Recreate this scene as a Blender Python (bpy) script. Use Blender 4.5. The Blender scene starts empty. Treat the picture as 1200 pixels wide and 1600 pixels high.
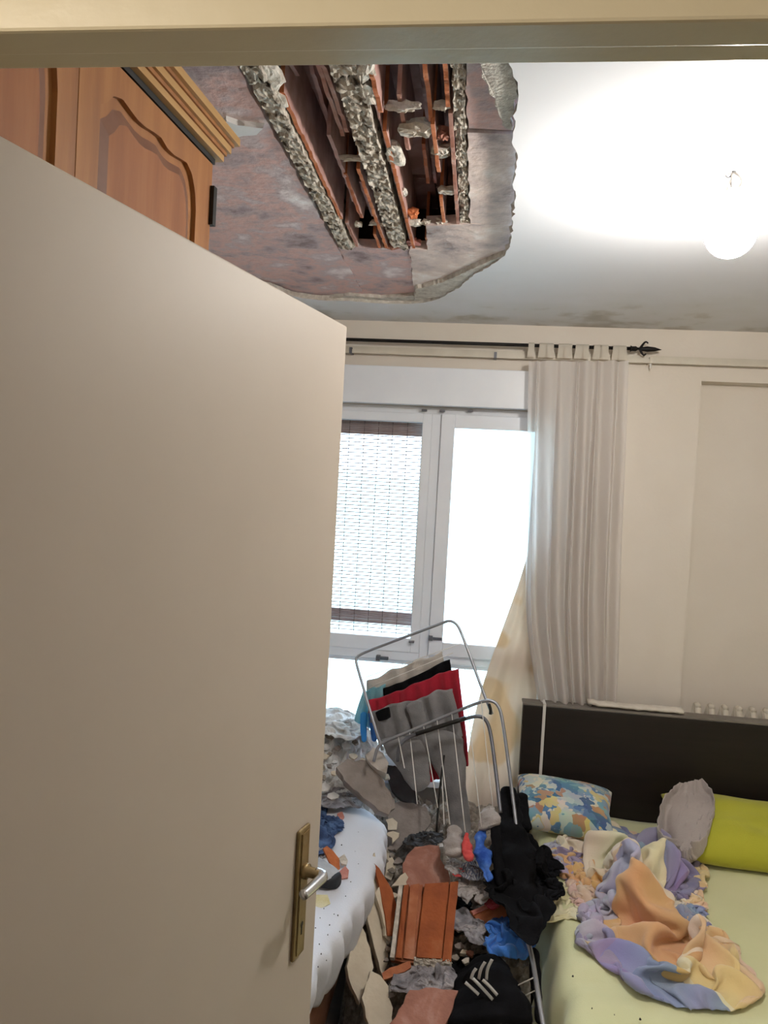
import bpy, math, random
import numpy as np
from mathutils import Matrix, Vector

# ------------------------------------------------------------------ camera, sky, lamps, exposure
scene = bpy.context.scene
COL = scene.collection
EYE = np.array([0.0, 0.0, 1.735])        # standing in the doorway
FOC = 1200.0                              # focal length for a 1200 x 1600 frame
_y = np.array([145.0, -26.0, FOC]); _y /= np.linalg.norm(_y)
_u = np.array([0.059, -1.0, 0.0]); _u -= _y * _u.dot(_y); _u /= np.linalg.norm(_u)
BAS = np.stack([np.cross(_y, _u), _y, _u])   # room axes seen from the camera

cam_data = bpy.data.cameras.new('camera')
cam_data.sensor_fit = 'VERTICAL'; cam_data.sensor_height = 36.0
cam_data.lens = 36.0 * FOC / 1600.0
cam_data.clip_start = 0.02
cam = bpy.data.objects.new('camera', cam_data); COL.objects.link(cam)
rt, dn, fw = BAS[:, 0], BAS[:, 1], BAS[:, 2]
mw = Matrix(((rt[0], -dn[0], -fw[0], EYE[0]), (rt[1], -dn[1], -fw[1], EYE[1]), (rt[2], -dn[2], -fw[2], EYE[2]), (0, 0, 0, 1)))
cam.matrix_world = mw
scene.camera = cam

SKY = 9.8
world = bpy.data.worlds.new('overcast_sky'); scene.world = world; world.use_nodes = True
bg = world.node_tree.nodes['Background']
bg.inputs[0].default_value = (0.59, 0.79, 1.0, 1); bg.inputs[1].default_value = SKY

BULB = 232.0
HALL = 15.0
hall = bpy.data.lights.new('hall_lamp', 'POINT'); hall.energy = HALL; hall.color = (1.0, 0.92, 0.80); hall.shadow_soft_size = 0.12
ho = bpy.data.objects.new('hall_lamp', hall); COL.objects.link(ho); ho.location = (-0.75, -0.35, 2.28)

vs = scene.view_settings
vs.view_transform = 'Standard'; vs.look = 'None'; vs.exposure = 0.32; vs.gamma = 1.0; vs.use_curve_mapping = False
scene.cycles.use_denoising = True
scene.cycles.max_bounces = 10
scene.cycles.transparent_max_bounces = 24
scene.cycles.sample_clamp_indirect = 8.0

# ------------------------------------------------------------------ helpers: measuring
def ray(px, py):
    return BAS @ np.array([px - 600.0, py - 800.0, FOC])
def atY(px, py, v):
    d = ray(px, py); return EYE + d * (v / d[1])
def atZ(px, py, v):
    d = ray(px, py); return EYE + d * ((v - EYE[2]) / d[2])
def atP(px, py, p0, n):
    d = ray(px, py); n = np.asarray(n, float); return EYE + d * (np.dot(np.asarray(p0) - EYE, n) / np.dot(d, n))

def terrain(x, y):
    """height of what carries the clutter: small bed | rubble between | big bed"""
    if x > 0.285: return 0.42
    if x < -0.30:
        z = 0.50
        if y > 2.85: z += min(0.20, (y - 2.85) * 0.5)
        return z
    t = (y - 2.0) / 1.3
    z = 0.20 + 0.26 * t
    return z
def atG(px, py, lift=0.0):
    d = ray(px, py); d = d / np.linalg.norm(d)
    s = 1.0
    while s < 5:
        p = EYE + d * s
        if p[2] <= terrain(p[0], p[1]) + lift: return p
        s += 0.004
    return EYE + d * 3.0

# ------------------------------------------------------------------ helpers: meshes
def V(*a): return np.array(a, float)
def unit(v): v = np.asarray(v, float); return v / (np.linalg.norm(v) + 1e-12)

class MB:
    def __init__(s): s.v = []; s.f = []; s.uv = None
    def add(s, vs, fs):
        o = len(s.v); s.v += [tuple(map(float, p)) for p in vs]; s.f += [tuple(i + o for i in f) for f in fs]; return s
    def box(s, a, b, bev=0.0):
        x0, y0, z0 = [min(p, q) for p, q in zip(a, b)]; x1, y1, z1 = [max(p, q) for p, q in zip(a, b)]
        vs = [(x0,y0,z0),(x1,y0,z0),(x1,y1,z0),(x0,y1,z0),(x0,y0,z1),(x1,y0,z1),(x1,y1,z1),(x0,y1,z1)]
        return s.add(vs, [(0,3,2,1),(4,5,6,7),(0,1,5,4),(1,2,6,5),(2,3,7,6),(3,0,4,7)])
    def prism(s, bot, top):
        n = len(bot)
        fs = [tuple(reversed(range(n))), tuple(range(n, 2*n))] + [(i, (i+1) % n, n + (i+1) % n, n + i) for i in range(n)]
        return s.add(list(bot) + list(top), fs)
    def tube(s, path, r, n=8, cap=True):
        P = [np.asarray(p, float) for p in path]; R = r if hasattr(r, '__len__') else [r] * len(P)
        rings = []; ref = None
        for i, p in enumerate(P):
            t = unit(P[min(i+1, len(P)-1)] - P[max(i-1, 0)])
            if ref is None:
                ref = V(0,0,1) if abs(t[2]) < 0.9 else V(1,0,0)
            a = unit(ref - t * ref.dot(t)); b = np.cross(t, a); ref = a
            rings.append([p + R[i] * (math.cos(k*2*math.pi/n) * a + math.sin(k*2*math.pi/n) * b) for k in range(n)])
        vs = [q for g in rings for q in g]; fs = []
        for i in range(len(P)-1):
            for k in range(n):
                fs.append((i*n+k, i*n+(k+1)%n, (i+1)*n+(k+1)%n, (i+1)*n+k))
        if cap: fs.append(tuple(reversed(range(n)))); fs.append(tuple(range((len(P)-1)*n, len(P)*n)))
        return s.add(vs, fs)
    def lathe(s, prof, c, n=20, axis='Z'):
        vs = []; fs = []
        for r, z in prof:
            for k in range(n):
                a = 2*math.pi*k/n
                q = (r*math.cos(a), r*math.sin(a), z)
                if axis == 'Y': q = (q[0], q[2], q[1])
                vs.append((c[0]+q[0], c[1]+q[1], c[2]+q[2]))
        for i in range(len(prof)-1):
            for k in range(n): fs.append((i*n+k, i*n+(k+1)%n, (i+1)*n+(k+1)%n, (i+1)*n+k))
        fs.append(tuple(reversed(range(n)))); fs.append(tuple(range((len(prof)-1)*n, len(prof)*n)))
        return s.add(vs, fs)
    def grid(s, A, closeu=False):
        nx, ny = A.shape[:2]; fs = []
        for i in range(nx-1):
            for j in range(ny-1 + (1 if closeu else 0)):
                k = (j+1) % ny
                fs.append((i*ny+j, i*ny+k, (i+1)*ny+k, (i+1)*ny+j))
        s.uv = [(i/(nx-1), j/(ny-1)) for i in range(nx) for j in range(ny)]
        return s.add(A.reshape(-1, 3), fs)

def link(name, data, parent=None):
    o = bpy.data.objects.new(name, data); COL.objects.link(o)
    if parent is not None: o.parent = parent
    return o
def wloc(o):
    p = V(0,0,0)
    while o is not None: p = p + V(*o.location); o = o.parent
    return p
def ob(name, m, material, parent=None, smooth=False, recenter=True):
    A = np.array(m.v)
    c = V((A[:,0].min()+A[:,0].max())/2, (A[:,1].min()+A[:,1].max())/2, A[:,2].min()) if recenter else V(0,0,0)
    me = bpy.data.meshes.new(name)
    me.from_pydata([tuple(p) for p in (A - c)], [], m.f)
    if m.uv is not None and len(m.uv) == len(m.v):
        L = me.uv_layers.new(name='UVMap')
        for l in me.loops: L.data[l.index].uv = m.uv[l.vertex_index]
    me.validate(); me.update()
    if smooth: me.polygons.foreach_set('use_smooth', [True] * len(me.polygons))
    for k in (material if isinstance(material, (list, tuple)) else [material]): me.materials.append(k)
    o = link(name, me, parent)
    base = wloc(parent) if parent is not None else V(0,0,0)
    o.location = tuple(c - base)
    return o
def tag(o, label=None, cat=None, group=None, kind=None):
    if label: o['label'] = label
    if cat: o['category'] = cat
    if group: o['group'] = group
    if kind: o['kind'] = kind
    return o
def thing(name, label, cat, loc, group=None):
    o = link(name, None); o.location = tuple(map(float, loc)); return tag(o, label, cat, group)
def struct(name, m, material, smooth=False): return tag(ob(name, m, material, None, smooth), kind='structure')
def fixnormals(o):
    import bmesh
    b = bmesh.new(); b.from_mesh(o.data); bmesh.ops.recalc_face_normals(b, faces=b.faces[:]); b.to_mesh(o.data); b.free(); return o
def mod(o, kind, **kw):
    m = o.modifiers.new(kind.lower(), kind)
    for k, v in kw.items(): setattr(m, k, v)
    return o
def bevel(o, w=0.003, seg=2): return mod(o, 'BEVEL', width=w, segments=seg, limit_method='ANGLE')

# smooth value noise
class Noise:
    def __init__(s, seed=0): s.t = np.random.RandomState(seed).uniform(-1, 1, (32, 32, 32))
    def __call__(s, x, y, z):
        x, y, z = [np.asarray(q, float) for q in (x, y, z)]
        x, y, z = np.broadcast_arrays(x, y, z)
        i, j, k = [np.floor(q).astype(int) for q in (x, y, z)]
        f = [q - np.floor(q) for q in (x, y, z)]; f = [q*q*(3-2*q) for q in f]
        r = 0
        for a in (0,1):
            for b in (0,1):
                for c in (0,1):
                    w = (f[0] if a else 1-f[0]) * (f[1] if b else 1-f[1]) * (f[2] if c else 1-f[2])
                    r = r + w * s.t[(i+a) % 32, (j+b) % 32, (k+c) % 32]
        return r
NZ = Noise(7)
def fbm(p, sc, oct=3):
    r = 0; a = 1.0
    for o in range(oct):
        r = r + a * NZ(p[...,0]*sc + 7.3*o, p[...,1]*sc + 3.1*o, p[...,2]*sc + 1.7*o); a *= 0.5; sc *= 2.1
    return r

def resample(pts, n):
    P = np.array(pts, float); d = np.r_[0, np.cumsum(np.linalg.norm(np.diff(P, axis=0), axis=1))]
    t = np.linspace(0, d[-1], n)
    return np.stack([np.interp(t, d, P[:,k]) for k in range(P.shape[1])], 1)
def smoothpath(pts, n=40, it=3):
    P = [np.asarray(p, float) for p in pts]
    for _ in range(it):
        Q = [P[0]]
        for a, b in zip(P[:-1], P[1:]): Q += [a*.75+b*.25, a*.25+b*.75]
        Q.append(P[-1]); P = Q
    return resample(P, n)
def rough_outline(poly, step, amp, rng):
    """closed outline with many small uneven breaks"""
    P = [np.asarray(p, float) for p in poly]; out = []
    for i in range(len(P)):
        a, b = P[i], P[(i+1) % len(P)]
        L = np.linalg.norm(b-a); n = max(1, int(L/step)); t = unit(b-a)
        for k in range(n):
            q = a + (b-a)*k/n
            nrm = np.array([-t[1], t[0]]) if len(q) == 2 else None
            out.append(q + rng.uniform(-1,1,len(q))*amp)
    return out

def plate_mesh(poly3, nrm, thick, rng, amp=0.004, step=0.02, under=0.93):
    """broken flat piece: outline on a plane (3D points), real thickness, uneven edge"""
    n = unit(nrm); P = np.array(poly3); c = P.mean(0)
    t1 = unit(P[1]-P[0]); t1 = unit(t1 - n*t1.dot(n)); t2 = np.cross(n, t1)
    p2 = np.stack([(P-c)@t1, (P-c)@t2], 1)
    area = 0.5*np.sum(p2[:,0]*np.roll(p2[:,1],-1) - np.roll(p2[:,0],-1)*p2[:,1])
    if area < 0: p2 = p2[::-1]
    o2 = np.array(rough_outline(list(p2), step, amp, rng))
    k = len(o2); m = MB()
    top = [c + t1*a + t2*b + n*rng.uniform(-.0008,.0008) for a, b in o2]
    mid = [c + t1*a*1.0 + t2*b*1.0 - n*thick*.35 + rng.uniform(-1,1,3)*amp*.5 for a, b in o2]
    bot = [c + t1*a*under + t2*b*under - n*thick + rng.uniform(-1,1,3)*amp*.4 for a, b in o2]
    fs = [tuple(range(k)), tuple(reversed(range(2*k, 3*k)))]
    for r in (0, 1):
        for i in range(k): fs.append((r*k+i, (r+1)*k+i, (r+1)*k+(i+1)%k, r*k+(i+1)%k))
    return m.add(top+mid+bot, fs)

# cloth that buckles: a sheet with more fabric than room, relaxed by constraint projection
def relax(P, rest, ground, iters=160, grav=0.00025, pins=None, stiff=1.0, bend=0.12, seed=0, damp=0.85, noise=None, grow=1.45):
    rng = np.random.RandomState(seed)
    if noise is None: noise = .28*float(np.mean(np.linalg.norm(P[1:]-P[:-1], axis=2)))
    P = P + rng.normal(0, noise, P.shape); Q = P.copy()
    nx, ny = P.shape[:2]
    offs = [(1,0,stiff,0),(0,1,stiff,0),(1,1,stiff*.5,0),(1,-1,stiff*.5,0),(2,0,bend,1),(0,2,bend,1)]
    R = rest; P0 = P.copy()
    con = []
    for di, dj, k, one in offs:
        a = (slice(0, nx-di), slice(max(0,-dj), ny - max(0,dj))); b = (slice(di, nx), slice(max(0,dj), ny - max(0,-dj)))
        con.append((a, b, np.linalg.norm(R[b]-R[a], axis=2, keepdims=True), k, one))
    # rest lengths grow from the laid-out size to the full fabric, so the sheet buckles gradually
    start = [np.linalg.norm(P0[b]-P0[a], axis=2, keepdims=True) for a, b, L0, k, one in con]
    for it in range(iters):
        f = min(1.0, (it+1)/(iters*.6))
        vel = (P - Q) * damp; Q = P.copy(); P = P + vel; P[..., 2] -= grav
        for rep in range(3):
            D = np.zeros_like(P); W = np.zeros((nx, ny, 1)) + 1e-9
            for (a, b, L0, k, one), S0 in zip(con, start):
                d = P[b] - P[a]; L = np.linalg.norm(d, axis=2, keepdims=True) + 1e-9
                LL = S0 + (.35*L0 + .65*S0*grow - S0)*f
                e = (L - LL) / L
                if one: e = np.minimum(e, 0)
                c = d * e * 0.5 * k
                D[a] += c; D[b] -= c; W[a] += k; W[b] += k
            P = P + D / W * 1.7
            g = ground(P[...,0], P[...,1]); P[...,2] = np.maximum(P[...,2], g)
        if pins is not None:
            P[pins] += (P0[pins]-P[pins])*.3
    return P

def cloth_obj(name, A, material, parent=None, thick=0.004, sub=1, uvscale=None):
    m = MB(); m.grid(A); o = ob(name, m, material, parent, True)
    mod(o, 'SOLIDIFY', thickness=thick, offset=1.0)
    if sub: mod(o, 'SUBSURF', levels=sub, render_levels=sub)
    return o

def heap_cloth(name, outline_px, z, mat_, fabric=1.6, n=44, dome=0.05, seed=1, iters=140, thick=0.004, ground=None, bend=.25, parent=None, rot=0.0):
    """crumpled cloth filling an outline, lying on height z (number or function)"""
    pts = np.array([(atZ(px, py, z if not callable(z) else z(0,0)) if not callable(z) else atG(px, py))[:2] for px, py in outline_px])
    c = pts.mean(0)
    ang = np.arctan2(pts[:,1]-c[1], pts[:,0]-c[0]); rad = np.hypot(pts[:,0]-c[0], pts[:,1]-c[1])
    o = np.argsort(ang); ang, rad = ang[o], rad[o]
    A_ = np.r_[ang[-3:]-2*math.pi, ang, ang[:3]+2*math.pi]; R_ = np.r_[rad[-3:], rad, rad[:3]]
    u = np.linspace(-1,1,n); U, W = np.meshgrid(u, u, indexing='ij')
    # square -> disc -> outline
    X = U*np.sqrt(1-W*W/2); Y = W*np.sqrt(1-U*U/2)
    r = np.hypot(X, Y); th = np.arctan2(Y, X) + rot; th = (th + math.pi) % (2*math.pi) - math.pi
    rr = np.interp(th, A_, R_) * r
    px_, py_ = c[0] + rr*np.cos(th), c[1] + rr*np.sin(th)
    g = ground or ((lambda x, y: np.full_like(x, z)) if not callable(z) else (lambda x, y: np.vectorize(terrain)(x, y)))
    rng = np.random.RandomState(seed)
    base = g(px_, py_)
    P = np.stack([px_, py_, base], 2)
    fq = 10.0/max(.05, float(np.mean(rad))*2)
    P[...,2] += dome*np.clip(1-r**2, 0, 1)*(1 + .6*NZ(px_*fq*.9+seed, py_*fq*.9, 0.5)) + dome*.5*np.abs(NZ(px_*fq, py_*fq+seed, 1.5))*np.clip((1-r)*4,0,1) + .004
    size = math.sqrt(abs(np.sum(pts[o][:,0]*np.roll(pts[o][:,1],-1) - np.roll(pts[o][:,0],-1)*pts[o][:,1]))/2) * fabric
    rest = np.stack([U*size/2*1.0, W*size/2*1.0], 2)
    # wrap pull so it doesn't spread: pin the rim loosely
    pins = np.zeros((n, n), bool); pins[0,:] = pins[-1,:] = True; pins[:,0] = pins[:,-1] = True
    P = relax(P, rest, lambda x, y: g(x, y)+.003, iters, seed=seed, pins=pins, bend=bend)
    return cloth_obj(name, P, mat_, parent, thick)

def limb(name, L, R, Ys, mat_, depth=0.6, wr=0.006, sc=22, seed=0, parent=None, n=18, rows=26, flat=False):
    """garment leg / sleeve / sock: left and right outline in the picture, distance per row, rounded closed section"""
    L3 = np.array([atY(px, py, y) for (px, py), y in zip(L, Ys)]); R3 = np.array([atY(px, py, y) for (px, py), y in zip(R, Ys)])
    L3 = smoothpath(L3, rows, 2); R3 = smoothpath(R3, rows, 2)
    A = np.zeros((rows, n, 3))
    C = (L3+R3)/2; T = np.gradient(C, axis=0)
    for i in range(rows):
        ax = (R3[i]-L3[i])/2; w = np.linalg.norm(ax); t = unit(T[i]); nn = unit(np.cross(t, ax))
        f = 1.0
        if i == 0 or i == rows-1: f = 0.25
        elif i == 1 or i == rows-2: f = 0.8
        for k in range(n):
            a = 2*math.pi*k/n
            A[i,k] = C[i] + ax*f*math.cos(a) + nn*w*depth*f*math.sin(a)
    N_ = A - C[:,None,:]; N_ /= (np.linalg.norm(N_, axis=2, keepdims=True)+1e-9)
    q = A + seed*3.7
    A = A + N_ * (wr*fbm(q*V(1,1,1), sc, 3))[...,None] + N_*(wr*.8*np.abs(fbm(q*V(.6,.6,2.2), sc*1.3, 2)))[...,None]
    m = MB(); m.grid(A, True); o_ = len(m.v)
    m.f.append(tuple(reversed(range(n)))); m.f.append(tuple(range((rows-1)*n, rows*n)))
    o = ob(name, m, mat_, parent, True); fixnormals(o); mod(o, 'SUBSURF', levels=1, render_levels=1); return o

def panel(name, L, R, Ys, mat_, folds=6, amp=0.008, back=0.04, seed=0, parent=None, n=30, rows=26, thick=.004):
    """cloth hung over a line: front panel between two picture outlines, then over the line and down behind"""
    L3 = smoothpath([atY(px, py, y) for (px, py), y in zip(L, Ys)], rows, 2); R3 = smoothpath([atY(px, py, y) for (px, py), y in zip(R, Ys)], rows, 2)
    t = np.linspace(0, 1, n)[None,:,None]
    A = L3[:,None,:]*(1-t) + R3[:,None,:]*t
    ph = seed*1.3
    d = np.linspace(0.55, 1, rows)[:,None]
    tt = t[0,:,0][None,:]
    w = amp*d*(np.sin(2*math.pi*folds*tt + ph + .8*np.sin(3*tt*math.pi+ph)) + .6*NZ(tt*folds*2+seed, d*2.0, seed+.5))
    A[...,1] += w; A[...,2] += 1.0*amp*(NZ(tt*folds*1.5, 0.5, seed+.2))*np.ones_like(d)*np.linspace(1,.3,rows)[:,None]
    # over the line and down the back
    nb = 8; B = []
    for k in range(nb, 0, -1):
        s = k/nb; q = A[0].copy(); q[:,1] += .012 + .012*s; q[:,2] -= back*max(0, s-.1); B.append(q)
    q = A[0].copy(); q[:,1] += .006; q[:,2] += .006; B.append(q)
    A = np.concatenate([np.array(B), A], 0)
    return cloth_obj(name, A, mat_, parent, thick)

# ------------------------------------------------------------------ materials
def lin(c):
    if isinstance(c, str): c = tuple(int(c[i:i+2], 16) for i in (0, 2, 4))
    r = []
    for q in c:
        q = q/255.0; r.append(q/12.92 if q <= 0.04045 else ((q+0.055)/1.055)**2.4)
    return (*r, 1.0)
def nodes(name):
    m = bpy.data.materials.new(name); m.use_nodes = True; nt = m.node_tree
    return m, nt, nt.nodes, nt.links, nt.nodes['Principled BSDF']
def ramp(nt, stops, interp='LINEAR'):
    r = nt.nodes.new('ShaderNodeValToRGB'); e = r.color_ramp; e.interpolation = interp
    while len(e.elements) < len(stops): e.elements.new(0.5)
    for el, (p, c) in zip(e.elements, stops): el.position = p; el.color = lin(c)
    return r
def mat(name, stops, scale=6.0, rough=0.8, bump=0.0, bscale=60.0, detail=5.0, metal=0.0, spec=0.35, stretch=(1,1,1), trans=0.0, sheen=0.0, rot=(0,0,0), distort=0.0, coord='Object'):
    m, nt, N, Lk, p = nodes(name)
    if isinstance(stops, str): stops = [(0, stops), (1, stops)]
    tc = N.new('ShaderNodeTexCoord'); mp = N.new('ShaderNodeMapping'); mp.inputs['Scale'].default_value = stretch; mp.inputs['Rotation'].default_value = rot
    Lk.new(tc.outputs[coord], mp.inputs[0])
    nz = N.new('ShaderNodeTexNoise'); nz.inputs['Scale'].default_value = scale; nz.inputs['Detail'].default_value = detail; nz.inputs['Roughness'].default_value = 0.6
    nz.inputs['Distortion'].default_value = distort
    Lk.new(mp.outputs[0], nz.inputs['Vector'])
    r = ramp(nt, stops); Lk.new(nz.outputs[0], r.inputs[0]); Lk.new(r.outputs[0], p.inputs['Base Color'])
    p.inputs['Roughness'].default_value = rough; p.inputs['Metallic'].default_value = metal; p.inputs['Specular IOR Level'].default_value = spec
    if sheen: p.inputs['Sheen Weight'].default_value = sheen; p.inputs['Sheen Roughness'].default_value = .5
    if bump:
        b = N.new('ShaderNodeTexNoise'); b.inputs['Scale'].default_value = bscale; b.inputs['Detail'].default_value = 4
        Lk.new(mp.outputs[0], b.inputs['Vector'])
        bn = N.new('ShaderNodeBump'); bn.inputs['Strength'].default_value = bump; bn.inputs['Distance'].default_value = 0.01
        Lk.new(b.outputs[0], bn.inputs['Height']); Lk.new(bn.outputs[0], p.inputs['Normal'])
    if trans:
        out = N['Material Output']; t = N.new('ShaderNodeBsdfTranslucent'); Lk.new(r.outputs[0], t.inputs[0])
        mx = N.new('ShaderNodeMixShader'); mx.inputs[0].default_value = trans
        Lk.new(p.outputs[0], mx.inputs[1]); Lk.new(t.outputs[0], mx.inputs[2]); Lk.new(mx.outputs[0], out.inputs[0])
    return m

M = {}
M['wall'] = mat('cream_wall_paint', [(.3,'ddd3c6'),(.7,'e3dacf')], 2.0, .75, .06, 90)
M['ceil'] = mat('white_ceiling_paint', [(.3,'d9d8d8'),(.7,'e3e2e1')], 1.5, .85, .05, 70)
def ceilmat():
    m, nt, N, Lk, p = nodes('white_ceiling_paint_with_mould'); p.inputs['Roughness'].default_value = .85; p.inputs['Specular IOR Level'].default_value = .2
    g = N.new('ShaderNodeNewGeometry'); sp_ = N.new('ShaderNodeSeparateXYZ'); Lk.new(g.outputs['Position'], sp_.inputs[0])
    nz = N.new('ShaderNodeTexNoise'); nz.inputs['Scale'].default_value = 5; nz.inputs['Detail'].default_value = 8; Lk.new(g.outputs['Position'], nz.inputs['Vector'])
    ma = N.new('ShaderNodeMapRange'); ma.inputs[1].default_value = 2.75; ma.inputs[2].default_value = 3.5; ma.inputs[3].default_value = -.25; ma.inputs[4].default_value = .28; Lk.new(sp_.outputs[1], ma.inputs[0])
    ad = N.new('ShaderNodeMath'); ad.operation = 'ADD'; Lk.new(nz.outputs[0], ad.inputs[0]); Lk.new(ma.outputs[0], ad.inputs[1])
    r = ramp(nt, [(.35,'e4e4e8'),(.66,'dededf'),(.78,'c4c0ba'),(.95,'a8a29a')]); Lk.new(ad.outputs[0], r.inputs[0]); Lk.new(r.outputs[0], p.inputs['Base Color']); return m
M['plaster'] = mat('broken_plaster', [(.3,'a59c92'),(.5,'c3bcb2'),(.7,'d8d2c8')], 30, .95, .5, 120)
M['floor'] = mat('brown_floor', [(.3,'2c211a'),(.7,'3e2e22')], 8, .9, .05, spec=.1)
M['doorpaint'] = mat('cream_door_paint', [(.3,'bfb3a6'),(.7,'c7bbae')], 1.2, .5, .012, 160, spec=.25)
M['framepaint'] = mat('cream_frame_paint', [(.3,'dccfae'),(.7,'e4d8ba')], 3, .3, .05, 60, spec=.5)
M['soffit'] = mat('bare_clay_soffit', [(.34,'8c7878'),(.43,'b7a3a3'),(.50,'d2aca4'),(.56,'c0acac'),(.64,'e2d4d2'),(.72,'f6f0ef')], 5, .95, .6, 30, 10, distort=.15)
M['soffitpale'] = mat('pale_clay_soffit', [(.34,'a09290'),(.45,'cfbcb6'),(.54,'e0ccc2'),(.66,'f6efec')], 5, .95, .6, 30, 10, distort=.15)
M['clayin'] = mat('inner_clay_mauve', [(.3,'8a6660'),(.5,'a8827a'),(.7,'c09c94')], 9, .9, .2, 60)
M['clayorange'] = mat('broken_clay_orange', [(.3,'a05a36'),(.5,'bd6f45'),(.7,'cf9068')], 14, .9, .3, 70)
M['claydeep'] = mat('terracotta_deep', [(.3,'864628'),(.55,'a05730'),(.75,'b0714c')], 10, .85, .15, 80)
M['clayfin'] = mat('terracotta_ribbed', [(.3,'96553a'),(.5,'ad6c4a'),(.7,'bf8a70'),(.85,'d2b2a0')], 9, .85, .25, 60, stretch=(1,1,1))
M['claydust'] = mat('dusty_terracotta', [(.3,'8c6050'),(.48,'a27060'),(.6,'b48c7e'),(.74,'d6c6be')], 8, .9, .25, 60, distort=.5)
M['pinkclay'] = mat('pink_clay_shard', [(.3,'a9655a'),(.7,'cf958a')], 20, .9, .2)
M['joist'] = mat('crumbled_concrete_joist', [(.30,'1d1814'),(.39,'5f554b'),(.46,'a89f93'),(.7,'d2cabe')], 38, .95, .5, 60, 8, stretch=(1,1,1))
M['mortar'] = mat('pale_mortar', [(.3,'a39888'),(.6,'d5cec4')], 30, .95, .5, 90)
M['void'] = mat('dark_void_box', [(.3,'2a201d'),(.7,'453430')], 7, .95, .3)  # plain dark tone for the box added to shut out the sky
M['greyslab'] = mat('grey_brown_render_slab', [(.3,'7a706a'),(.55,'8e847e'),(.75,'a0968e')], 9, .95, .3, 60)
M['whiteslab'] = mat('cream_painted_plaster', [(.3,'c6b8a2'),(.6,'d6cab6'),(.8,'dfd5c4')], 9, .9, .2, 60)
M['debris'] = mat('grey_debris', [(.3,'6a6058'),(.5,'8e857a'),(.7,'b9b0a6')], 30, .95, .6, 80)
M['dust'] = mat('pale_dusty_debris', [(.3,'bab8b6'),(.5,'d4d2d0'),(.7,'e8e7e6')], 14, .95, .6, 60)
M['wood'] = mat('honey_oak', [(.3,'86562c'),(.5,'966234'),(.7,'a26e3c')], 3, .6, .04, 40, 6, stretch=(8,8,.8), spec=.35)
M['woodpanel'] = mat('honey_oak_panel', [(.3,'82502e'),(.5,'905a34'),(.7,'9c663e')], 3, .65, .04, 40, 6, stretch=(8,8,.8))
M['patina'] = mat('antiqued_oak_edge', [(.3,'6e4c3c'),(.7,'8a6450')], 5, .5, .04, 40)
M['woodtrim'] = mat('honey_oak_trim', [(.3,'a88250'),(.7,'c09c6c')], 3, .4, .03, 40, 6, stretch=(8,1,8))
M['black'] = mat('black_metal', '141210', 5, .5)
M['headboard'] = mat('black_brown_wood', [(.3,'17110f'),(.7,'211a17')], 4, .45, .03, 40, stretch=(.6,8,8))
M['ledge'] = mat('grey_headboard_edge', [(.3,'6c655e'),(.7,'7c756d')], 8, .6)
M['winframe'] = mat('white_window_paint', [(.3,'e2e5ec'),(.7,'eceef3')], 3, .35, .02, 50)
M['steel'] = mat('grey_coated_tube', [(.3,'8d8f96'),(.7,'a4a6ac')], 6, .35, metal=.6, spec=.5)
M['darksteel'] = mat('dark_grey_tube', [(.3,'5c5d63'),(.7,'707178')], 6, .4, metal=.5)
M['wire'] = mat('white_plastic_wire', 'd9d5d0', 4, .4)
M['stripe'] = mat('white_knit_stripe', 'c8c6c4', 4, .95)
M['brass'] = mat('aged_brass_plate', [(.3,'7d6848'),(.6,'97825c'),(.8,'a5916a')], 14, .38, .08, 60, metal=.65)
M['chrome'] = mat('brushed_aluminium', [(.3,'c4c7cc'),(.7,'d8dade')], 10, .25, metal=.9)
M['rodblack'] = mat('black_iron', '1d1a1a', 5, .5, metal=.4)
M['sheet'] = mat('pale_green_sheet', [(.3,'d2d3a2'),(.7,'dad9ae')], 3, .85, .12, 300, sheen=.2)
M['sheetwhite'] = mat('white_mattress_sheet', [(.3,'d8dae2'),(.7,'e2e4ec')], 3, .85, .1, 200)
M['bedwood'] = mat('brown_bed_side', [(.3,'5c3a26'),(.7,'7a5038')], 4, .5, stretch=(8,1,8))
M['greenpillow'] = mat('lime_pillow', [(.3,'aeae30'),(.7,'b8b63a')], 4, .85, .15, 200, sheen=.2)
M['greyshirt'] = mat('greige_tshirt', [(.3,'a79d98'),(.7,'b5aba6')], 6, .9, .2, 200, sheen=.2)
M['white_cloth'] = mat('white_cloth', [(.3,'cfcac6'),(.7,'e2deda')], 6, .9, .15, 200)
M['yellowtowel'] = mat('pale_yellow_towel', [(.35,'d2c68a'),(.5,'e0d8b0'),(.7,'e6e0c4')], 7, .95, .4, 260, sheen=.2)
M['blackcloth'] = mat('black_fabric', [(.3,'0b0b0d'),(.7,'17171a')], 8, .95, .2, 150, spec=.1)
M['navy'] = mat('navy_jeans', [(.3,'1e2a44'),(.5,'30446a'),(.7,'506a92')], 14, .9, .3, 200)
M['bluecloth'] = mat('blue_tshirt', [(.3,'2b62b0'),(.7,'3f7ccb')], 6, .9, .2, 200, sheen=.2)
M['blueprint'] = mat('blue_mottled_fabric', [(.35,'22479c'),(.55,'3f6cc0'),(.75,'6a90d6')], 24, .9, .2, 200)
M['greysock'] = mat('light_grey_knit', [(.3,'9a938f'),(.7,'b6aeaa')], 14, .95, .4, 260)
M['greycloth'] = mat('grey_sweat_fabric', [(.3,'6e6c6e'),(.5,'7d7b7c'),(.7,'8a8888')], 10, .95, .3, 260, sheen=.2)
M['darkgrey'] = mat('dark_grey_fabric', [(.3,'2c2b2c'),(.7,'414042')], 10, .95, .3, 200)
M['redcloth'] = mat('crimson_fabric', [(.3,'8c1024'),(.7,'a8182e')], 8, .9, .2, 200, sheen=.2)
M['coral'] = mat('coral_sock', [(.3,'c04040'),(.7,'d85a56')], 14, .95, .3, 240)
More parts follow.
